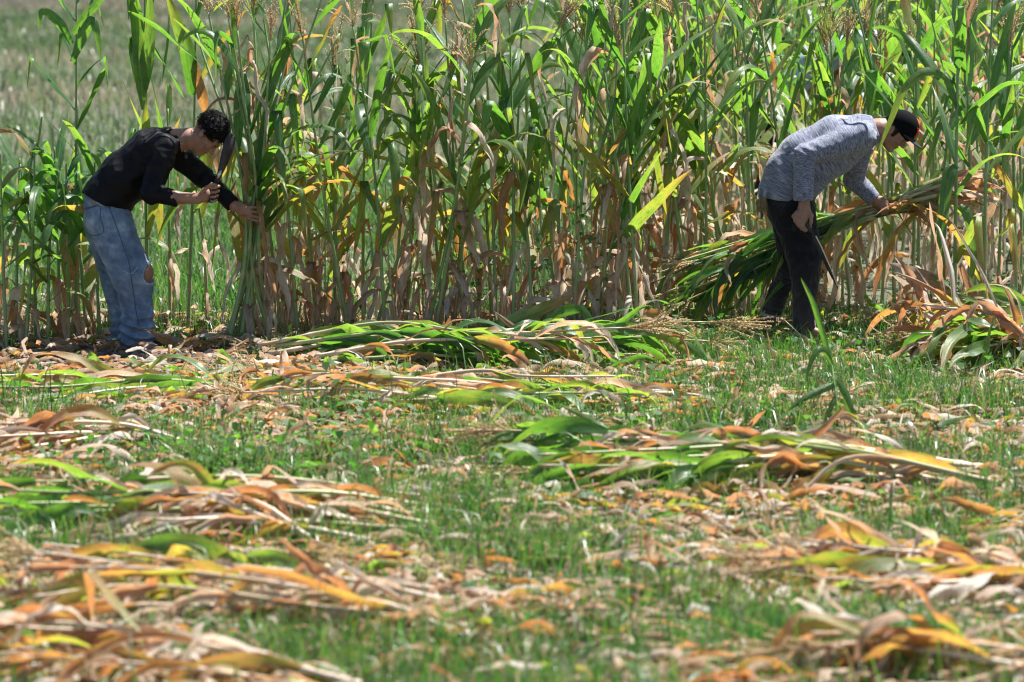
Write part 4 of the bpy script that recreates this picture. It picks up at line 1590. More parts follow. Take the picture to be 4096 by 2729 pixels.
    def bar(s0, s1, u0, u1, nseg=6):
        k0 = len(ev)
        for i in range(nseg + 1):
            u = u0 + (u1 - u0) * i / nseg
            for s in (s0, s1):
                p = on_cap(s, u)
                ev.append(p)
                ev.append(p + F * 0.005 + U * 0.001)
        for i in range(nseg):
            a = k0 + i * 4
            ef.extend([(a + 1, a + 3, a + 7, a + 5), (a, a + 1, a + 5, a + 4), (a + 2, a + 6, a + 7, a + 3)])
        a = k0 + nseg * 4
        ef.extend([(k0, k0 + 2, k0 + 3, k0 + 1), (a, a + 1, a + 3, a + 2)])
    bar(-0.006, 0.006, 0.078, 0.128)
    bar(-0.026, -0.014, 0.078, 0.128)
    bar(0.014, 0.026, 0.078, 0.128)
    bar(-0.032, 0.032, 0.128, 0.137, 2)
    link('emblem', np_mesh('emblem', ev, np.array(ef), smooth=False), M_RED, cap)
    # shirt
    hem = (tuple(Q(370, 634, 0.6)), (-0.06, 0, -1.0))
    cuffn = (0.0, 0.0, -1.0)
    d2 = (Q(856, 645, 0.86) - el2).normalized()
    sh = [
        Cone(Q(352, 600, 0.6), Q(400, 500, 0.6), 0.190, 0.195, 0.03, flat=(Yv, 1.0), cuts=[hem]),
        Cone(Q(400, 500, 0.6), Q(470, 420, 0.6), 0.195, 0.200, 0.03, flat=(Yv, 1.0), cuts=[hem], tag=0.13),
        Cone(Q(470, 420, 0.6), Q(645, 318, 0.6), 0.200, 0.188, 0.03, flat=(Yv, 1.08), tag=0.25),
        Cone(Q(645, 318, 0.6), Q(770, 262, 0.6), 0.188, 0.126, 0.03, flat=(Yv, 1.2), tag=0.49),
        Cone(Q(770, 258, 0.6), Q(868, 248, 0.6), 0.126, 0.088, 0.02, cuts=[(tuple(Q(862, 248, 0.6)), (0.93, 0, 0.36))], tag=0.65),
        Cone(Q(775, 280, 0.44), Q(452, 385, 0.345), 0.098, 0.066, 0.035, tag=1.0),
        Cone(Q(452, 385, 0.345), Q(446, 648, 0.315), 0.070, 0.061, 0.02, cuts=[(tuple(Q(444, 640, 0.32)), cuffn)], tag=1.5),
        Cone(Q(765, 335, 0.79), el2, 0.095, 0.068, 0.03, tag=2.0),
        Cone(el2, Q(860, 648, 0.86), 0.068, 0.048, 0.02, cuts=[(tuple(Q(852, 640, 0.865)), tuple(d2))], tag=2.5),
    ]
    n1, n2, n3 = wnoise(21, 22, 6, (1, 0.6, 1.2)), wnoise(22, 55, 6), wnoise(23, 110, 5)
    ap = np.array(Q(735, 400, 0.45))

    def sd(p):
        near = np.exp(-((p - ap) ** 2).sum(1) / 0.14 ** 2)
        rad = np.linalg.norm(p - np.array(Q(840, 470, 0.35)), axis=1)
        elb = np.exp(-((p - np.array(Q(470, 420, 0.3))) ** 2).sum(1) / 0.10 ** 2)
        return 0.016 * np.abs(n1(p)) - 0.006 + 0.006 * np.abs(n2(p)) - 0.002 + 0.001 * n3(p) + near * 0.006 * np.sin(rad * 110) + elb * 0.006 * np.sin(p[:, 2] * 120 + 60 * p[:, 0])
    cloth('shirt', sh, 0.0055, M_HEATHER, man, sd)
    # trousers
    kc = (tuple(Q(370, 590, 0.6)), (0, 0, 1))
    tr = [
        Cone(Q(372, 610, 0.6), Q(375, 690, 0.6), 0.158, 0.160, 0.03, flat=(Yv, 1.05), cuts=[kc]),
        Cone(Q(385, 710, 0.52), Q(452, 960, 0.46), 0.150, 0.112, 0.03, flat=(Yv, 0.9)),
        Cone(Q(452, 960, 0.46), Q(456, 1150, 0.46), 0.112, 0.080, 0.03),
        Cone(Q(456, 1150, 0.46), Q(452, 1375, 0.46), 0.080, 0.070, 0.03),
        Cone(Q(372, 710, 0.70), Q(378, 980, 0.78), 0.135, 0.082, 0.02, flat=(Yv, 0.85)),
        Cone(Q(378, 980, 0.78), Q(268, 1275, 0.84), 0.080, 0.058, 0.02, cuts=[(tuple(Q(266, 1283, 0.84)), (-0.2, 0, -0.98))]),
        Ell(Q(580, 900, 0.44), (Vector((1, 0, 0)), Vector((0, 1, 0)), Vector((0, 0, 1))), (0.040, 0.09, 0.055), 0.006, sub=True),
        Ell(Q(575, 1060, 0.44), (Vector((1, 0, 0)), Vector((0, 1, 0)), Vector((0, 0, 1))), (0.045, 0.08, 0.025), 0.006, sub=True),
    ]
    t1, t2, t3 = wnoise(31, 22, 6), wnoise(32, 70, 6), wnoise(33, 130, 5)

    def td(p):
        ax_ = np.array(Q(378, 980, 0.78)) - np.array(Q(268, 1275, 0.84))
        farl = np.clip((p[:, 1] - 0.66) / 0.08, 0, 1) * np.clip((0.55 - p[:, 2]) / 0.2, 0, 1)
        s = p @ (ax_ / np.linalg.norm(ax_))
        return 0.013 * np.abs(t1(p)) - 0.005 + 0.008 * np.abs(t2(p)) - 0.003 + 0.001 * t3(p) + farl * 0.006 * np.sin(s * 150 + 6 * np.sin(p[:, 1] * 30))
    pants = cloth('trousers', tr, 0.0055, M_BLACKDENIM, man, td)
    # frayed holes on the front of the thigh and knee
    fr_ = random.Random(19)
    tv, tf, to = [], [], 0
    for i in range(46):
        zy = fr_.choice((fr_.uniform(845, 950), fr_.uniform(1035, 1075)))
        a_ = Q(545 + fr_.uniform(-8, 12), zy, 0.40 + fr_.uniform(0, 0.06))
        b_ = a_ + Vector((fr_.uniform(-0.004, 0.022), fr_.uniform(-0.02, 0.01), fr_.uniform(-0.03, 0.012)))
        vv, ff, _ = tube([a_, a_.lerp(b_, 0.5) + Vector((0.004, 0, 0)), b_], [0.0018] * 3, 3, cap=False)
        tv += vv
        tf.append(ff[0] + to)
        to += len(vv)
    link('frayed_thread', np_mesh('frayed_thread', tv, np.concatenate(tf)), plain('dark_thread', (0.05, 0.05, 0.055), 0.9), pants)
    # boots and sock
    sk = cloth('sock', [Cone(Q(262, 1275, 0.84), Q(248, 1320, 0.85), 0.050, 0.050, 0.01)], 0.006, M_SOCK, man)
    for (sx, sy, tx, ty, bx, by, Y) in ((246, 1305, 335, 1402, 236, 1395, 0.85), (452, 1365, 548, 1424, 448, 1418, 0.45)):
        pr = [Cone(Q(sx, sy, Y), Q(bx, by, Y), 0.060, 0.055, 0.02, cuts=[(tuple(Q(sx, sy, Y)), (0.1, 0, 1))]),
              Cone(Q(bx + 10, by + 8, Y), Q(tx, ty + 6, Y), 0.052, 0.040, 0.025, flat=(Yv, 0.95)),
              Cone(Q(bx - 15, by + 28, Y), Q(tx + 5, ty + 22, Y), 0.036, 0.034, 0.008, flat=(Yv, 1.2))]
        bn = wnoise(41, 60, 5)
        cloth('boot', pr, 0.006, M_BOOT, man, lambda p: 0.003 * bn(p))
    # the fluffy tuft hanging from the back pocket
    tv, tf, to = [], [], 0
    for i in range(420):
        a_ = Q(215 + fr_.uniform(-22, 14), 632 + fr_.uniform(-5, 5), 0.50 + fr_.uniform(-0.03, 0.03))
        L = fr_.uniform(0.05, 0.105)
        b_ = a_ + Vector((fr_.uniform(-0.022, 0.022), fr_.uniform(-0.03, 0.02), -L))
        c_ = a_.lerp(b_, 0.5) + Vector((fr_.uniform(-0.016, 0.010), fr_.uniform(-0.012, 0.012), 0))
        vv, ff, _ = tube(catmull([a_, c_, b_], 3), [0.0022, 0.0020, 0.0015, 0.0005], 3, cap=False)
        tv += vv
        tf.append(ff[0] + to)
        to += len(vv)
    tu = link('fur_tuft', np_mesh('fur_tuft', tv, np.concatenate(tf)), M_TUFT)
    tag(tu, 'fluffy tan tuft hanging from the back pocket of the black trousers', 'tuft')
    # machete
    root = empty('machete', Q(470, 800, 0.29))
    tag(root, 'long dark machete pointing down from the fist of the man in grey', 'machete', 'machetes')
    org = root.location
    lft = [(476, 808), (500, 862), (535, 940), (572, 1016), (606, 1082), (632, 1128), (646, 1153)]
    rgt = [(643, 1130), (625, 1078), (602, 1022), (575, 960), (548, 900), (520, 845), (496, 800)]
    nb = Vector((0.45, -0.86, 0.2)).normalized()
    plate('blade', [Q(*p, 0.29) - org for p in lft + rgt], 0.003, M_BLADE, root, nb)
    v, f = [], []
    for i, p in enumerate(rgt[:-1]):
        q_ = Q(p[0], p[1], 0.29) - org - Vector((0, 0.0026, 0))
        v += [q_ + Vector((0.0012, 0, 0)), q_ + Vector((-0.006, 0, -0.003))]
        if i:
            a_ = 2 * i - 2
            f.append((a_, a_ + 2, a_ + 3, a_ + 1))
    link('cutting_edge', np_mesh('cutting_edge', v, np.array(f), smooth=False), M_EDGE, root)
    v, f, l = tube([Q(494, 838, 0.29) - org, Q(482, 812, 0.29) - org, Q(466, 780, 0.292) - org, Q(446, 742, 0.30) - org, Q(430, 715, 0.305) - org], [0.013, 0.016, 0.014, 0.015, 0.016], 10)
    link('handle', np_mesh('handle', v, f), M_GRIP, root)
    # the maize carried under the far hand
    rc = random.Random(15)
    for i in range(15):
        f_ = i / 14
        b_ = Q(1290 + rc.uniform(0, 130), 500 + 150 * f_ + rc.uniform(-15, 15), 0.95 + rc.uniform(-0.06, 0.10))
        h_ = Q(905, 650 + 75 * f_, 0.90 + rc.uniform(-0.03, 0.05))
        m_ = Q(430, 770 + 150 * f_ + rc.uniform(-15, 15), 0.98 + rc.uniform(-0.05, 0.08))
        t_ = Q(-270 + rc.uniform(-130, 140), 930 + 320 * f_ + rc.uniform(-50, 50), 0.95 + rc.uniform(-0.15, 0.2))
        o = maize('cut_maize_stalk', [b_, h_, m_, t_], rc, n_leaves=10, dry=rc.uniform(-0.05, 0.05), dry_low=True, lie=True, leaf_len=(0.4, 0.75), leaf_w=(0.045, 0.085), lie_el=(55, 88), lie_droop=0.8, back=0.8,
                  tassel=i in (1, 4, 7, 9), first=0.05, r0=0.016)
        tag(o, 'cut maize stalk in the carried bundle, %s from the top' % ordinal(i), 'maize stalk', 'cut maize stalks carried by the man in grey')
    return man


# ================================================================== the third worker, half hidden in the maize
def hidden_man():
    Y = 7.6

    def Q(px, py, dy=0.0):
        return P(px, py, Y + dy)
    F, S, U = frame((0.88, 0.47), (0.47, -0.88))
    C = Q(893, 52)
    hp, at = head_prims(C, F, S, U, 1.0)
    body = list(hp)
    body += chain([Q(866, 48), at(-0.02, 0, -0.03)], [0.075, 0.06], 0.03)
    g = Q(770, 250)
    hip = Q(772, 108)
    body.append(Cone(hip, Q(865, 45), 0.14, 0.12, 0.04, flat=(Yv, 1.2)))
    body += chain([Q(855, 50, -0.2), Q(850, 90, -0.25), Q(885, 115, -0.2)], [0.06, 0.045, 0.032], 0.02)
    body += chain([Q(855, 50, 0.2), Q(870, 90, 0.25), Q(905, 110, 0.2)], [0.06, 0.045, 0.032], 0.02)
    body += chain([Q(775, 120, -0.09), Q(785, 165, -0.1), Vector((Q(775, 0).x, Y - 0.1, 0.06))], [0.10, 0.065, 0.04], 0.03)
    body += chain([Q(770, 120, 0.09), Q(770, 165, 0.1), Vector((Q(752, 0).x, Y + 0.1, 0.06))], [0.10, 0.065, 0.04], 0.03)
    for (px, dy) in ((775, -0.1), (752, 0.1)):
        b0 = Vector((Q(px, 0).x, Y + dy, 0.05))
        body += chain([b0, b0 + Vector((0.15, 0, 0))], [0.045, 0.035], 0.02)
    for sgn, e in ((-0.2, (885, 115)), (0.2, (905, 110))):
        for j in range(4):
            body += chain([Q(*e, sgn), Q(e[0] + 6, e[1] + 3 + j * 2, sgn - 0.02 + j * 0.015), Q(e[0] + 9, e[1] + 9 + j * 2, sgn - 0.02 + j * 0.015)], [0.02, 0.011, 0.009], 0.006)
    v, q = grow(body, 0.008)
    man = link('person', np_mesh('person', v, q, face_luv(at)(v)), M_SKIN)
    tag(man, 'person in pale blue shirt half hidden in the uncut maize', 'person', 'people cutting maize')
    sh = [Cone(Q(774, 104), Q(815, 66), 0.17, 0.175, 0.03, flat=(Yv, 1.1)), Cone(Q(815, 66), Q(868, 42), 0.175, 0.12, 0.03, flat=(Yv, 1.2)),
          Cone(Q(855, 50, -0.2), Q(850, 92, -0.25), 0.085, 0.062, 0.03), Cone(Q(850, 92, -0.25), Q(880, 112, -0.2), 0.062, 0.05, 0.02),
          Cone(Q(855, 50, 0.2), Q(870, 92, 0.25), 0.085, 0.062, 0.03), Cone(Q(870, 92, 0.25), Q(900, 108, 0.2), 0.062, 0.05, 0.02)]
    n1 = wnoise(51, 40, 6)
    cloth('shirt', sh, 0.009, M_PALEBLUE, man, lambda p: 0.006 * n1(p))
    la, lb = Vector((Q(775, 0).x, Y - 0.1, 0.10)), Vector((Q(752, 0).x, Y + 0.1, 0.10))
    tr = [Cone(Q(770, 116), Q(770, 130), 0.165, 0.165, 0.03), Cone(Q(775, 125, -0.09), Q(785, 168, -0.1), 0.13, 0.09, 0.03), Cone(Q(785, 168, -0.1), la, 0.09, 0.07, 0.03),
          Cone(Q(768, 125, 0.09), Q(770, 168, 0.1), 0.13, 0.09, 0.03), Cone(Q(770, 168, 0.1), lb, 0.09, 0.07, 0.03)]
    cloth('trousers', tr, 0.009, M_BLACKDENIM, man, lambda p: 0.006 * n1(p))
    cloth('hair', [Ell(at(-0.02, 0, 0.05), (F, S, U), (0.10, 0.085, 0.09), 0.01, cuts=[(tuple(at(0.07, 0, 0.03)), tuple((F * 0.8 - U * 0.6)))])], 0.008, M_HAIR, man)


man_in_black()
man_in_grey()
hidden_man()


def blade_leaf(pts, W, dry0, drygrad, parent, org, seed, facing=(0, -1, 0.3), fold=0.3, ruffle=0.1, half=2):
    """a leaf along given points, broad side turned towards a direction"""
    rr = random.Random(seed)
    path = catmull(pts, 18)
    v, luv = [], []
    p1, p2 = rr.uniform(0, 6), rr.uniform(0, 6)
    for i, p in enumerate(path):
        s_ = i / 18
        t = (path[min(i + 1, 18)] - path[max(i - 1, 0)]).normalized()
        sd_ = t.cross(Vector(facing)).normalized()
        nn = sd_.cross(t)
        w = W * 0.5 * min(1.0, 0.42 + 2.3 * s_) * max(0.0, 1 - s_ ** 2.6) ** 0.75 + 0.0008
        for j in range(-half, half + 1):
            u = j / half
            hgt = (fold * abs(u) + ruffle * math.sin(12 * s_ + (p1 if u > 0 else p2)) * u * u) * w
            v.append(p + sd_ * u * w - nn * hgt - Vector(org))
            luv.append((u, s_ * 1.6, dry0 + (s_ - 0.35) * drygrad + abs(u) * 0.05))
    return link('leaf', np_mesh('leaf', v, _leaf_faces(18, 2 * half + 1), luv), M_LEAF, parent)


for px, o, note in FRONT:
    if note and 'thick pale stalk' in note:
        og = o.location
        blade_leaf([P(961, 118, 0.25), P(948, 84, 0.22), P(927, 71, 0.18), P(905, 88, 0.14), P(890, 122, 0.12), P(878, 152, 0.10)], 0.062, 0.1, 0.25, o, og, 1)
        blade_leaf([P(958, 165, 0.25), P(950, 172, 0.20), P(944, 205, 0.16), P(941, 245, 0.14), P(945, 292, 0.14)], 0.085, 0.0, 0.05, o, og, 2)
        blade_leaf([P(960, 205, 0.25), P(968, 215, 0.2), P(974, 250, 0.18), P(970, 290, 0.18)], 0.07, 0.05, 0.1, o, og, 3)
    if note and 'bare lower stalk' in note:
        og = o.location
        blade_leaf([P(72, 62, 0.4), P(79, 44, 0.36), P(86, 28, 0.33), P(92, 20, 0.3), P(97, 34, 0.28), P(101, 62, 0.27)], 0.075, 0.02, 0.1, o, og, 4)
        blade_leaf([P(72, 44, 0.4), P(62, 26, 0.36), P(50, 14, 0.33), P(41, 12, 0.3), P(39, 30, 0.3)], 0.065, 0.02, 0.1, o, og, 5)
        blade_leaf([P(73, 34, 0.4), P(84, 18, 0.36), P(98, 2, 0.33), P(110, -14, 0.3)], 0.07, 0.02, 0.1, o, og, 6)
    if note and 'upright broad sunlit' in note:
        og = o.location
        blade_leaf([P(144, 110, 0.7), P(140, 70, 0.66), P(137, 30, 0.64), P(134, -10, 0.62)], 0.085, 0.14, 0.1, o, og, 7)
        blade_leaf([P(145, 90, 0.7), P(148, 55, 0.66), P(150, 20, 0.64), P(149, -15, 0.62)], 0.085, 0.16, 0.1, o, og, 8)
    if note and 'one broad leaning leaf' in note:
        og = o.location
        blade_leaf([P(192, 95, 0.8), P(188, 55, 0.74), P(178, 25, 0.7), P(166, -8, 0.68)], 0.11, 0.10, 0.5, o, og, 9)
        blade_leaf([P(205, 112, 0.85), P(202, 95, 0.8), P(197, 75, 0.78), P(195, 55, 0.76)], 0.075, 0.62, 0.1, o, og, 10)
# ------------------------------------------------------------------ what lies and grows on the ground
rs = np.random.RandomState(4)


def spots(n, y0, y1, margin=1.2):
    """random ground points inside the view's footprint (with a margin), near ones as likely as far ones per area"""
    out = []
    while sum(len(o) for o in out) < n:
        y = rs.uniform(y0, y1, n * 2)
        hw = (y - CAM_Y) * 512 / FPX + margin
        hm = (y1 - CAM_Y) * 512 / FPX + margin
        x = rs.uniform(-hm, hm, n * 2)
        k = np.abs(x) < hw
        out.append(np.stack([x[k], y[k]], 1))
    return np.concatenate(out)[:n]


def wave(x, y, f, ph):
    return 0.5 + 0.25 * (np.sin(f * x + 0.6 * f * y + ph) + np.sin(-0.7 * f * x + 1.1 * f * y + 2.3 * ph + 1))


def px_of(x, y):
    dep = (y - CAM_Y)
    return 512 + FPX * x / dep, -108 + CAM_H * FPX / dep


def blob(px, py, cx, cy, rx, ry):
    return np.exp(-(((px - cx) / rx) ** 2 + ((py - cy) / ry) ** 2))


def soil_mask(x, y):
    px, py = px_of(x, y)
    return np.clip(1.2 * blob(px, py, 60, 362, 170, 16) + 0.8 * blob(px, py, 700, 585, 130, 22) + 0.5 * blob(px, py, 960, 425, 80, 20)
                   + 0.5 * blob(px, py, 450, 600, 80, 25), 0, 1)


def litter_mask(x, y):
    px, py = px_of(x, y)
    m = (0.25 + 0.9 * blob(px, py, 400, 395, 330, 30) + 0.7 * blob(px, py, 100, 440, 180, 28) + 0.45 * blob(px, py, 780, 400, 300, 28)
         + 0.7 * blob(px, py, 760, 490, 260, 26) + 0.6 * blob(px, py, 250, 520, 260, 25) + 0.5 * blob(px, py, 330, 610, 300, 40)
         + 0.5 * blob(px, py, 900, 575, 200, 30) + 0.6 * blob(px, py, 560, 325, 330, 20))
    return np.clip(m * (0.4 + 1.25 * wave(x, y, 3.1, 1.0)), 0, 1)


def grass_mask(x, y):
    px, py = px_of(x, y)
    m = (0.52 + 0.5 * blob(px, py, 780, 400, 330, 40) + 0.6 * blob(px, py, 330, 465, 300, 28) + 0.7 * blob(px, py, 480, 545, 120, 40)
         + 0.7 * blob(px, py, 760, 350, 110, 18) + 0.4 * blob(px, py, 650, 640, 500, 50))
    m = m - 0.55 * blob(px, py, 400, 390, 280, 22) - 0.9 * soil_mask(x, y)
    return np.clip(m * (0.1 + 1.7 * wave(x, y, 2.6, 0.4)) * (0.25 + 1.5 * wave(x, y, 8.0, 2.0)), 0, 1)


def blades(name, xy, h, w, lean, dry, mat, gz=True, spread=1.0):
    """one mesh of grass blades: two-segment tapering strips"""
    n = len(xy)
    az = rs.uniform(0, 6.283, n)
    fa = rs.uniform(0, 6.283, n)
    dx, dy = np.cos(az), np.sin(az)
    wx, wy = np.cos(fa) * w * 0.5, np.sin(fa) * w * 0.5
    z0 = gh(xy[:, 0], xy[:, 1]) if gz else np.zeros(n)
    V = np.zeros((n, 5, 3), np.float32)
    ms, ts = lean * 0.35 * h, lean * 1.0 * h
    hm = h * 0.58
    ht = h * (1 - 0.35 * lean)
    for k, (off, zz, sc) in enumerate(((0, 0, 1), (0, 0, -1), (ms, hm, 0.8), (ms, hm, -0.8), (ts, ht, 0))):
        V[:, k, 0] = xy[:, 0] + dx * off + wx * sc
        V[:, k, 1] = xy[:, 1] + dy * off + wy * sc
        V[:, k, 2] = z0 - (0.01 if k < 2 else 0) + zz
    b = np.arange(n)[:, None] * 5
    q = b + np.array([[0, 1, 3, 2]])
    t = b + np.array([[2, 3, 4]])
    luv = np.zeros((n, 5, 3), np.float32)
    luv[:, :, 2] = dry[:, None]
    return link(name, np_mesh(name, V.reshape(-1, 3), [q, t], luv.reshape(-1, 3), smooth=False), mat)


# short grass of the cut part
c = spots(270000, -12.2, 2.5, 0.9)
keep = rs.uniform(0, 1, len(c)) < grass_mask(c[:, 0], c[:, 1])
c = c[keep]
n = len(c)
tall = wave(c[:, 0], c[:, 1], 3.3, 5.0)
h = rs.gamma(3.0, 0.027, n) * (0.35 + 1.3 * tall) + 0.015
bpx, bpy_ = px_of(c[:, 0], c[:, 1])
h *= 1 - 0.65 * np.clip(blob(bpx, bpy_, 785, 340, 60, 16) * 1.5, 0, 1)
o = blades('field_grass', c, h, rs.uniform(0.003, 0.009, n), rs.uniform(0.1, 1.1, n), np.clip(rs.beta(2, 2.4, n) + (rs.uniform(0, 1, n) < 0.2) * 0.5, 0, 1), M_GRASS)
tag(o, 'short patchy green grass growing between the cut maize', kind='stuff')

# taller grass tufts round the boots of the man in grey and here and there
cl = []
for (px, py, nn, sp) in ((800, 356, 160, 0.3), (735, 350, 200, 0.22), (850, 352, 500, 0.35), (700, 352, 300, 0.3), (870, 338, 500, 0.3), (900, 385, 500, 0.4), (800, 395, 700, 0.5), (740, 400, 500, 0.5),
                         (480, 520, 350, 0.3), (460, 500, 300, 0.35), (560, 420, 300, 0.4), (640, 430, 400, 0.5), (1000, 500, 500, 0.3), (980, 400, 400, 0.4), (330, 545, 400, 0.3),
                         (660, 400, 300, 0.3), (100, 440, 200, 0.3), (620, 340, 200, 0.3), (330, 340, 200, 0.3), (820, 650, 700, 0.3), (560, 640, 700, 0.4)):
    g = G(px, py)
    cl.append(np.stack([rs.normal(g.x, sp, nn), rs.normal(g.y, sp * 0.7, nn)], 1))
c = np.concatenate(cl)
n = len(c)
o = blades('grass_tuft', c, rs.uniform(0.07, 0.24, n), rs.uniform(0.004, 0.008, n), rs.uniform(0.2, 1.2, n), np.clip(rs.beta(2, 3, n), 0, 1), M_GRASS)
tag(o, 'taller thin grass in loose tufts round the boots and between the piles', kind='stuff')

# the meadow behind
c = spots(120000, 4.0, 78.0, 3.0)
wgt = np.clip((c[:, 1] + 2) / 30.0, 0.45, 1.0)
c = c[rs.uniform(0, 1, len(c)) < wgt * (0.35 + 0.9 * wave(c[:, 0], c[:, 1], 0.9, 2.0))]
n = len(c)
pat = wave(c[:, 0], c[:, 1], 0.35, 3.0)
dep = c[:, 1]
o = blades('meadow_grass', c, rs.uniform(0.12, 0.34, n) * (0.6 + 0.7 * wave(c[:, 0], c[:, 1], 0.7, 1.0)), rs.uniform(0.012, 0.03, n), rs.uniform(0.1, 0.9, n),
           np.clip(rs.beta(2, 2.5, n) + 0.75 * np.clip((pat - 0.5) * 4, 0, 1) * rs.uniform(0, 1, n), 0, 1), M_FARGRASS, gz=False)
tag(o, 'rough green meadow grass of the open field behind the maize', kind='stuff')


c = spots(60000, 2.0, 16.0, 1.0)
c = c[(rs.uniform(0, 1, len(c)) < 0.35 + 0.6 * wave(c[:, 0], c[:, 1], 1.6, 2.0)) & (c[:, 0] < 1.2)]
n = len(c)
o = blades('meadow_grass', c, rs.uniform(0.10, 0.30, n), rs.uniform(0.006, 0.014, n), rs.uniform(0.2, 1.0, n), np.clip(rs.beta(2, 2.3, n), 0, 1), M_GRASS, gz=False)
tag(o, 'bright green grass right behind the thin row of maize', kind='stuff')


# small dry scraps trodden into the ground
def scraps(name, xy, L, W, dry, mat, lift=0.02, tilt=0.35):
    n = len(xy)
    az = rs.uniform(0, 6.283, n)
    dx, dy = np.cos(az), np.sin(az)
    roll = rs.normal(0, 0.6, n)
    z0 = gh(xy[:, 0], xy[:, 1]) + rs.uniform(0.004, lift, n)
    sl = rs.normal(0.05, tilt, n)
    V = np.zeros((n, 6, 3), np.float32)
    for k, (s, u) in enumerate(((-0.5, -0.6), (-0.5, 0.6), (0.05, -1), (0.05, 1), (0.5, -0.15), (0.5, 0.15))):
        bend = -np.abs(s) * 0.25 * L * rs.uniform(0, 1, n) if k > 3 else 0
        V[:, k, 0] = xy[:, 0] + dx * s * L - dy * u * W * 0.5 * np.cos(roll)
        V[:, k, 1] = xy[:, 1] + dy * s * L + dx * u * W * 0.5 * np.cos(roll)
        V[:, k, 2] = np.maximum(z0 + (s + 0.5) * L * np.clip(sl, -0.1, 1.2) + u * W * 0.5 * np.sin(roll) + bend, gh(V[:, k, 0], V[:, k, 1]) + 0.004)
    b = np.arange(n)[:, None] * 6
    q = np.concatenate([b + np.array([[0, 1, 3, 2]]), b + np.array([[2, 3, 5, 4]])])
    luv = np.zeros((n, 6, 3), np.float32)
    luv[:, :, 2] = dry[:, None]
    return link(name, np_mesh(name, V.reshape(-1, 3), q, luv.reshape(-1, 3), smooth=True), mat)


c = spots(30000, -12.2, 3.0, 0.9)
c = c[rs.uniform(0, 1, len(c)) < litter_mask(c[:, 0], c[:, 1]) * 0.7 + 0.02]
n = len(c)
o = scraps('leaf_litter', c, rs.gamma(3, 0.022, n) + 0.015, rs.uniform(0.006, 0.03, n), np.where(rs.uniform(0, 1, n) < 0.72, rs.uniform(0.05, 0.5, n), rs.uniform(0.6, 1.0, n)), M_LITTER)
tag(o, 'small scraps of dry maize leaf trodden into the ground', kind='stuff')

# broad-leaved weeds low on the ground
c = spots(60000, -10.5, 1.0, 0.8)
px, py = px_of(c[:, 0], c[:, 1])
mw = np.clip(0.75 * blob(px, py, 210, 470, 170, 24) + 0.5 * blob(px, py, 330, 420, 60, 14) + 0.35 * blob(px, py, 690, 430, 110, 22) + 0.3 * blob(px, py, 900, 370, 90, 14)
             + 0.25 * blob(px, py, 730, 345, 60, 10), 0, 1) * (0.3 + 1.2 * wave(c[:, 0], c[:, 1], 6.0, 0.0))
c = c[rs.uniform(0, 1, len(c)) < mw]
n = len(c)
az = rs.uniform(0, 6.283, n)
pit = rs.normal(0.5, 0.45, n)
S = rs.uniform(0.014, 0.034, n)
z0 = gh(c[:, 0], c[:, 1]) + rs.gamma(3, 0.03, n)
V = np.zeros((n, 7, 3), np.float32)
shape = ((0, 0), (0.35, 0.75), (0.9, 0.6), (1.75, 0.0), (0.9, -0.6), (0.35, -0.75), (0.8, 0.0))
for k, (a_, b_) in enumerate(shape):
    lift = 0.12 * abs(b_)
    rx_, rz_ = a_ * np.cos(pit), -a_ * np.sin(pit) + lift
    V[:, k, 0] = c[:, 0] + S * (np.cos(az) * rx_ - np.sin(az) * b_)
    V[:, k, 1] = c[:, 1] + S * (np.sin(az) * rx_ + np.cos(az) * b_)
    V[:, k, 2] = z0 + S * rz_
b = np.arange(n)[:, None] * 7
q = np.concatenate([b + np.array([[0, 1, 2, 6]]), b + np.array([[6, 2, 3, 4]]), b + np.array([[0, 6, 4, 5]])])
luv = np.zeros((n, 7, 3), np.float32)
luv[:, :, 2] = rs.beta(2, 2, n)[:, None]
o = link('ground_weeds', np_mesh('ground_weeds', V.reshape(-1, 3), q, luv.reshape(-1, 3), smooth=False), M_WEED)
tag(o, 'low creeping weeds with small round green leaves', kind='stuff')

# clods of dug soil near the left feet
cv, cfa = [], []
ico_v = []
t_ = (1 + 5 ** 0.5) / 2
for a_ in (-1, 1):
    for b_ in (-t_, t_):
        ico_v += [(a_, b_, 0), (0, a_, b_), (b_, 0, a_)]
ico_v = np.array(ico_v, np.float32)
ico_v /= np.linalg.norm(ico_v[0])
dist = np.linalg.norm(ico_v[:, None] - ico_v[None], axis=2)
el_ = dist[dist > 0.1].min() * 1.05
ico_f = []
for i in range(12):
    for j in range(i + 1, 12):
        for k in range(j + 1, 12):
            if dist[i, j] < el_ and dist[j, k] < el_ and dist[i, k] < el_:
                nrm = np.cross(ico_v[j] - ico_v[i], ico_v[k] - ico_v[i])
                ico_f.append((i, j, k) if nrm.dot(ico_v[i]) > 0 else (i, k, j))
ico_f = np.array(ico_f)
c = spots(26000, -11.0, 1.2, 0.5)
c = c[rs.uniform(0, 1, len(c)) < soil_mask(c[:, 0], c[:, 1]) * 0.8]
for i, (x, y) in enumerate(c):
    s = min(rs.gamma(1.6, 0.007) + 0.004, 0.045)
    v = ico_v * (s * rs.uniform(0.6, 1.3, (12, 1))) * np.array([1.1, 1.1, 0.75]) + np.array([x, y, gh(float(x), float(y)) + s * 0.25])
    cv.append(v)
    cfa.append(ico_f + i * 12)
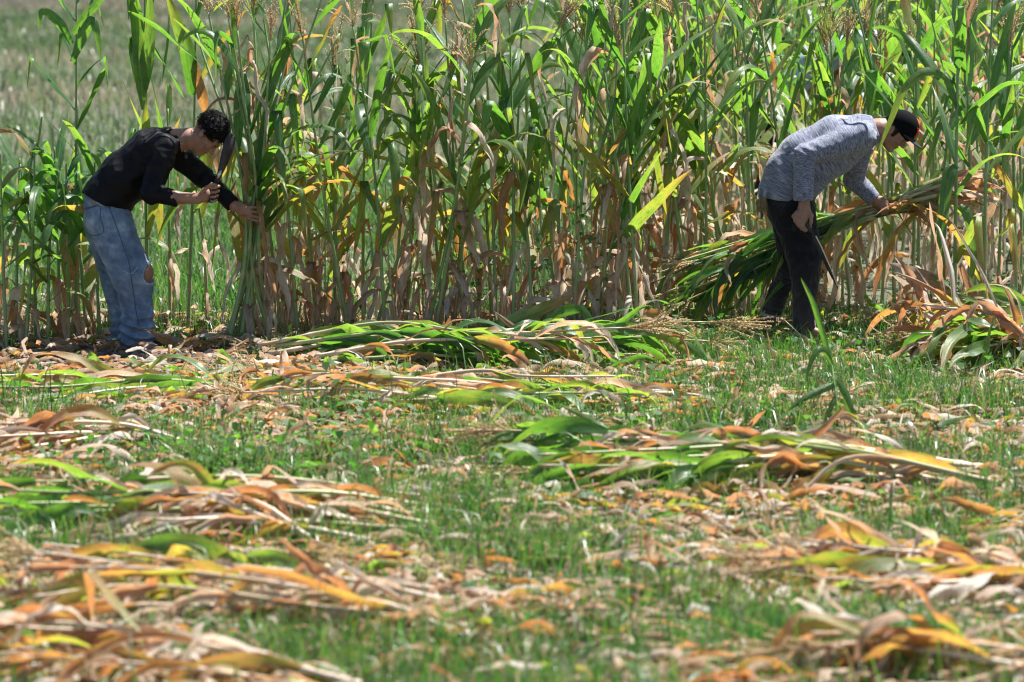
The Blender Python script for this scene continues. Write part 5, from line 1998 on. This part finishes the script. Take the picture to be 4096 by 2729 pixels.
# the mound at the foot of the gathered stalks
g = G(262, 338)
for i in range(260):
    s = min(rs.gamma(1.5, 0.008) + 0.005, 0.03)
    x, y = rs.normal(g.x, 0.12), rs.normal(g.y - 0.1, 0.06)
    hh = 0.09 * math.exp(-((x - g.x) / 0.12) ** 2 - ((y - g.y + 0.1) / 0.08) ** 2)
    cv.append(ico_v * (s * rs.uniform(0.6, 1.3, (12, 1))) + np.array([x, y, gh(float(x), float(y)) + hh]))
    cfa.append(ico_f + (len(cv) - 1) * 12)
o = link('soil_clods', np_mesh('soil_clods', np.concatenate(cv), np.concatenate(cfa), smooth=True), M_CLOD)
tag(o, 'crumbly grey brown clods of dry soil at the feet of the man in black', kind='stuff')

# loose maize leaves: three hundred of their own, the smaller rest as one mass
rd = random.Random(77)
cand = spots(21000, -11.8, 1.6, 0.6)
lm = litter_mask(cand[:, 0], cand[:, 1])
cand = cand[rs.uniform(0, 1, len(cand)) < lm * 1.1]
rest_v, rest_f, rest_l, off = [], [], [], 0
order = list(range(len(cand)))[:8200]
for q_, i in enumerate(order):
    x, y = float(cand[i, 0]), float(cand[i, 1])
    big = q_ < 300
    a_ = rd.uniform(0, 6.28)
    el = rd.choice((0.0, 0.0, 0.08, 0.3)) + rd.uniform(0, 0.18)
    d = Vector((math.cos(a_) * math.cos(el), math.sin(a_) * math.cos(el), math.sin(el)))
    side = Vector((-math.sin(a_), math.cos(a_), rd.uniform(-0.8, 0.8))).normalized()
    dry0 = rd.choice((rd.gauss(0.58, 0.06), rd.gauss(0.66, 0.06), rd.gauss(0.78, 0.06), rd.gauss(0.9, 0.08))) if rd.random() < 0.84 else rd.uniform(0.0, 0.4)
    L = rd.uniform(0.3, 0.6) if big else rd.uniform(0.10, 0.38)
    W = rd.uniform(0.035, 0.07) if big else rd.uniform(0.02, 0.06)
    z = gh(x, y) + rd.uniform(0.01, 0.07)
    lv, lf, lu = leaf_mesh(rd, (x, y, z), d, side, L, W, rd.uniform(0.5, 3.5), rd.uniform(-4, 4), rd.uniform(0.1, 0.9), rd.uniform(0.15, 0.55), dry0,
                           rd.uniform(-0.2, 0.4), 10 if big else 7, 1, (rd.uniform(0.2, 0.7), rd.uniform(-0.7, 1.4)) if rd.random() < 0.5 else None, org=(x, y, 0) if big else (0, 0, 0), crumple=rd.uniform(0.05, 0.2))
    if big:
        o = link('loose_leaf', np_mesh('loose_leaf', lv, lf, lu), M_LEAF)
        o.location = (x, y, 0)
        tag(o, 'loose curled maize leaf lying by itself on the cut ground', 'leaf', 'loose maize leaves on the ground')
    else:
        rest_v.append(np.array(lv))
        rest_f.append(lf + off)
        rest_l.append(np.array(lu))
        off += len(lv)
o = link('leaf_scatter', np_mesh('leaf_scatter', np.concatenate(rest_v), np.concatenate(rest_f), np.concatenate(rest_l)), M_LEAF)
tag(o, 'smaller dry maize leaves strewn over the whole cut ground', kind='stuff')

# a lone broad-bladed grass shoot standing in the cut ground
sh_o = G(836, 428)
root = empty('grass_shoot', sh_o)
tag(root, 'lone tall grass shoot with bent pale blades below the man in grey', 'grass')
Ys = sh_o.y


def shoot(pts, W, seed, fold=0.35):
    return blade_leaf([P(a, b, Ys + c) for a, b, c in pts], W, 0.04, 0.12, root, sh_o, seed, fold=fold)


v, f, l = tube([P(838, 432, Ys) - sh_o, P(836, 400, Ys) - sh_o, P(832, 365, Ys) - sh_o], [0.007, 0.006, 0.004], 6, lambda s: 0.1)
link('stalk', np_mesh('stalk', v, f, l), M_STALK, root)
shoot([(832, 368, 0), (822, 330, 0), (812, 300, -0.02), (801, 278, -0.03)], 0.035, 61)
shoot([(833, 368, 0), (826, 352, -0.02), (818, 350, -0.05), (810, 365, -0.08), (803, 390, -0.1)], 0.04, 62)
shoot([(836, 385, 0), (825, 388, -0.03), (805, 398, -0.08), (786, 412, -0.12)], 0.045, 63)
shoot([(837, 380, 0), (846, 395, -0.03), (853, 418, -0.05), (858, 445, -0.06)], 0.045, 64)
shoot([(836, 395, 0), (832, 405, -0.03), (826, 420, -0.05), (824, 438, -0.06)], 0.03, 65)

# stubble: short cut stumps left along the old rows
rt = random.Random(8)
for i in range(34):
    px, py = rt.uniform(20, 1000), rt.choice((352, 366, 384, 410, 440, 505, 590)) + rt.uniform(-4, 4)
    g = G(px, py)
    h_ = rt.uniform(0.05, 0.13)
    root = empty('maize_stump', (g.x, g.y, gh(g.x, g.y)))
    top = Vector((rt.uniform(-0.02, 0.02), rt.uniform(-0.02, 0.02), h_))
    v, f, l = tube([Vector((0, 0, -0.02)), top * 0.5, top + Vector((0.006, 0, 0.004))], [0.013, 0.0115, 0.0115], 7, lambda s: 0.45 + 0.4 * rt.random())
    link('stalk', np_mesh('stalk', v, f, l), M_STALK, root)
    for k in range(2):
        a_ = rt.uniform(0, 6.28)
        lv, lf, lu = leaf_mesh(rt, (g.x, g.y, gh(g.x, g.y) + h_ * 0.6), Vector((math.cos(a_) * 0.6, math.sin(a_) * 0.6, 0.6)), Vector((-math.sin(a_), math.cos(a_), 0)), rt.uniform(0.1, 0.25),
                               rt.uniform(0.02, 0.04), 5, rt.uniform(-2, 2), 0.5, 0.4, 0.75, 0.2, 8, 1, org=root.location, crumple=0.12)
        link('leaf', np_mesh('leaf', lv, lf, lu), M_LEAF, root)
    tag(root, 'short cut maize stump left standing in the stubble', 'stump', 'maize stumps in the cut ground')


# single leaves that stand out on the piles
def pile_leaf(key, pts, W, dry0, grad, seed, fold=0.25, ruffle=0.15, facing=(0, -1, 0.3)):
    o_ = LAST[key]
    blade_leaf([P(*q) for q in pts], W, dry0, grad, o_, o_.location, seed, facing, fold, ruffle)


K1 = 'green cut maize stalk in the long pile below the row'
K2 = 'dry cut maize stalk in the long pile below the row'
K3 = 'dry orange cut maize stalk on the pile at the right edge'
K4 = 'green cut maize stalk in the pile at the right edge'
K5 = 'dry cut maize stalk in the pile right of middle'
K6 = 'half green cut maize stalk in the pile right of middle'
pile_leaf(K1, [(444, 346, -0.30), (478, 336, -0.28), (515, 321, -0.24), (548, 306, -0.2), (574, 295, -0.18)], 0.115, 0.02, 0.9, 71, 0.12, 0.08)
pile_leaf(K1, [(500, 343, -0.25), (540, 335, -0.22), (585, 328, -0.2), (630, 330, -0.2), (668, 338, -0.22)], 0.11, 0.08, 0.25, 72, 0.12, 0.12)
pile_leaf(K1, [(560, 352, -0.35), (600, 338, -0.32), (650, 338, -0.32), (690, 346, -0.34), (735, 360, -0.36)], 0.11, 0.02, 0.1, 73, 0.12, 0.1)
pile_leaf(K1, [(330, 350, -0.3), (370, 340, -0.28), (410, 342, -0.3), (445, 350, -0.32)], 0.10, 0.02, 0.2, 74, 0.15, 0.15)
pile_leaf(K2, [(566, 366, -0.45), (545, 350, -0.42), (520, 332, -0.4), (494, 311, -0.38)], 0.06, 0.60, 0.2, 75, 0.3, 0.2)
pile_leaf(K2, [(376, 364, -0.5), (369, 352, -0.5), (364, 340, -0.5), (359, 328, -0.5)], 0.05, 0.58, 0.2, 76, 0.3, 0.2)
pile_leaf(K2, [(446, 362, -0.5), (443, 348, -0.5), (432, 338, -0.48), (428, 330, -0.46)], 0.07, 0.55, 0.2, 77, 0.2, 0.3)
pile_leaf(K2, [(452, 360, -0.5), (450, 345, -0.5), (447, 330, -0.5), (449, 318, -0.5)], 0.055, 0.58, 0.1, 78, 0.2, 0.3)
pile_leaf(K2, [(335, 372, -0.75), (300, 366, -0.75), (270, 361, -0.75), (248, 358, -0.75)], 0.12, 0.62, 0.3, 79, 0.15, 0.15)
pile_leaf(K2, [(440, 378, -0.9), (405, 385, -0.9), (372, 392, -0.92), (345, 402, -0.95)], 0.08, 0.6, 0.3, 80, 0.3, 0.25)
pile_leaf(K3, [(938, 345, -0.15), (923, 332, -0.17), (906, 317, -0.18), (890, 301, -0.2)], 0.075, 0.60, 0.12, 81, 0.2, 0.06)
pile_leaf(K3, [(926, 324, -0.05), (918, 314, -0.06), (910, 303, -0.08), (903, 292, -0.1)], 0.06, 0.62, 0.1, 82, 0.3, 0.1)
pile_leaf(K3, [(938, 320, 0.0), (931, 308, 0.0), (923, 294, 0.0), (918, 281, 0.0)], 0.085, 0.58, 0.15, 83, 0.2, 0.1)
pile_leaf(K3, [(972, 308, 0.05), (950, 292, 0.05), (931, 281, 0.04), (908, 271, 0.02), (888, 263, 0.0)], 0.13, 0.52, 0.5, 84, 0.15, 0.12)
pile_leaf(K3, [(982, 312, 0.1), (975, 296, 0.1), (967, 280, 0.1), (961, 262, 0.1)], 0.06, 0.66, 0.1, 85, 0.3, 0.1)
pile_leaf(K4, [(1004, 300, -0.1), (1010, 291, -0.12), (1015, 300, -0.16), (1013, 325, -0.18), (1010, 352, -0.18)], 0.09, 0.05, 0.2, 86, 0.2, 0.1)
pile_leaf(K4, [(990, 340, -0.3), (968, 345, -0.35), (945, 356, -0.4), (925, 368, -0.45)], 0.10, 0.10, 0.3, 87, 0.15, 0.15, (0, -1, 1.0))
pile_leaf(K4, [(985, 322, -0.2), (965, 315, -0.2), (948, 325, -0.25), (940, 338, -0.28)], 0.09, 0.05, 0.2, 88, 0.2, 0.15)
pile_leaf(K5, [(762, 476, -5.6), (792, 456, -5.6), (820, 432, -5.6), (846, 405, -5.6)], 0.055, 0.56, 0.2, 89, 0.4, 0.15)
pile_leaf(K6, [(738, 490, -5.7), (748, 478, -5.7), (758, 466, -5.7), (768, 452, -5.7)], 0.075, 0.26, 0.1, 90, 0.15, 0.05)
pile_leaf(K6, [(745, 478, -5.8), (770, 505, -6.2), (800, 530, -6.8), (832, 556, -7.4)], 0.035, 0.7, 0.3, 91, 0.5, 0.1)
pile_leaf(K6, [(640, 468, -5.3), (615, 440, -5.2), (590, 420, -5.1), (560, 405, -5.0)], 0.05, 0.05, 0.4, 92, 0.3, 0.1)

# bindweed climbing a few stalks of the front row
rw = random.Random(14)
for q_, (px, Y, h0, h1) in enumerate(((470, 0.45, 0.2, 1.1), (540, 0.5, 0.3, 1.3), (583, 0.42, 0.2, 1.7), (602, 0.5, 0.1, 1.4), (350, 0.5, 0.1, 0.9), (945, 1.0, 0.5, 1.5))):
    x0 = base_px(px, Y)
    root = empty('bindweed', (x0, Y, 0))
    pts = []
    for i in range(22):
        a_ = i * 0.9
        pts.append(Vector((0.022 * math.cos(a_) + 0.03 * math.sin(i * 0.3), -0.03 + 0.022 * math.sin(a_), h0 * 0 + h1 * i / 21)))
    v, f, l = tube(pts, [0.002] * 22, 4, lambda s: 0.1)
    link('stem', np_mesh('stem', v, f, l), M_STALK, root)
    V, Q4, LU = [], [], []
    for i in range(int(20 * h1)):
        z_ = rw.uniform(h0, h1)
        c_ = Vector((rw.uniform(-0.07, 0.07), -0.03 + rw.uniform(-0.06, 0.03), z_))
        a_, pit_ = rw.uniform(0, 6.28), rw.uniform(0.3, 1.3)
        S_ = rw.uniform(0.014, 0.028)
        b0 = len(V)
        for (f_, s_) in shape:
            rx_, rz_ = f_ * math.cos(pit_), -f_ * math.sin(pit_) + 0.12 * abs(s_)
            V.append(c_ + Vector((S_ * (math.cos(a_) * rx_ - math.sin(a_) * s_), S_ * (math.sin(a_) * rx_ + math.cos(a_) * s_), S_ * rz_)))
            LU.append((0, 0, rw.uniform(0.3, 0.9)))
        Q4 += [(b0, b0 + 1, b0 + 2, b0 + 6), (b0 + 6, b0 + 2, b0 + 3, b0 + 4), (b0, b0 + 6, b0 + 4, b0 + 5)]
    link('foliage', np_mesh('foliage', V, np.array(Q4), LU, smooth=False), M_WEED, root)
    tag(root, 'bindweed with small round leaves climbing a maize stalk, %s from the left' % ordinal([350, 470, 540, 583, 602, 945].index(px)), 'bindweed', 'bindweed on the maize stalks')

# chaff knocked loose, floating round the man in black
V, F3, LU = [], [], []
for i in range(150):
    p_ = P(rw.uniform(20, 350), rw.uniform(5, 260), rw.uniform(-0.5, 0.5))
    s_ = rw.uniform(0.0015, 0.004)
    a_ = Vector((rw.gauss(0, 1), rw.gauss(0, 1), rw.gauss(0, 1))).normalized() * s_
    b_ = a_.cross(Vector((rw.gauss(0, 1), rw.gauss(0, 1), rw.gauss(0, 1)))).normalized() * s_ * 0.6
    k = len(V)
    V += [p_ + a_, p_ + b_, p_ - a_, p_ - b_]
    F3.append((k, k + 1, k + 2, k + 3))
    LU += [(0, 0, 0.9)] * 4
o = link('chaff', np_mesh('chaff', V, np.array(F3), LU, smooth=False), M_LITTER)
tag(o, 'tiny pale flecks of chaff in the air round the man in black', kind='stuff')
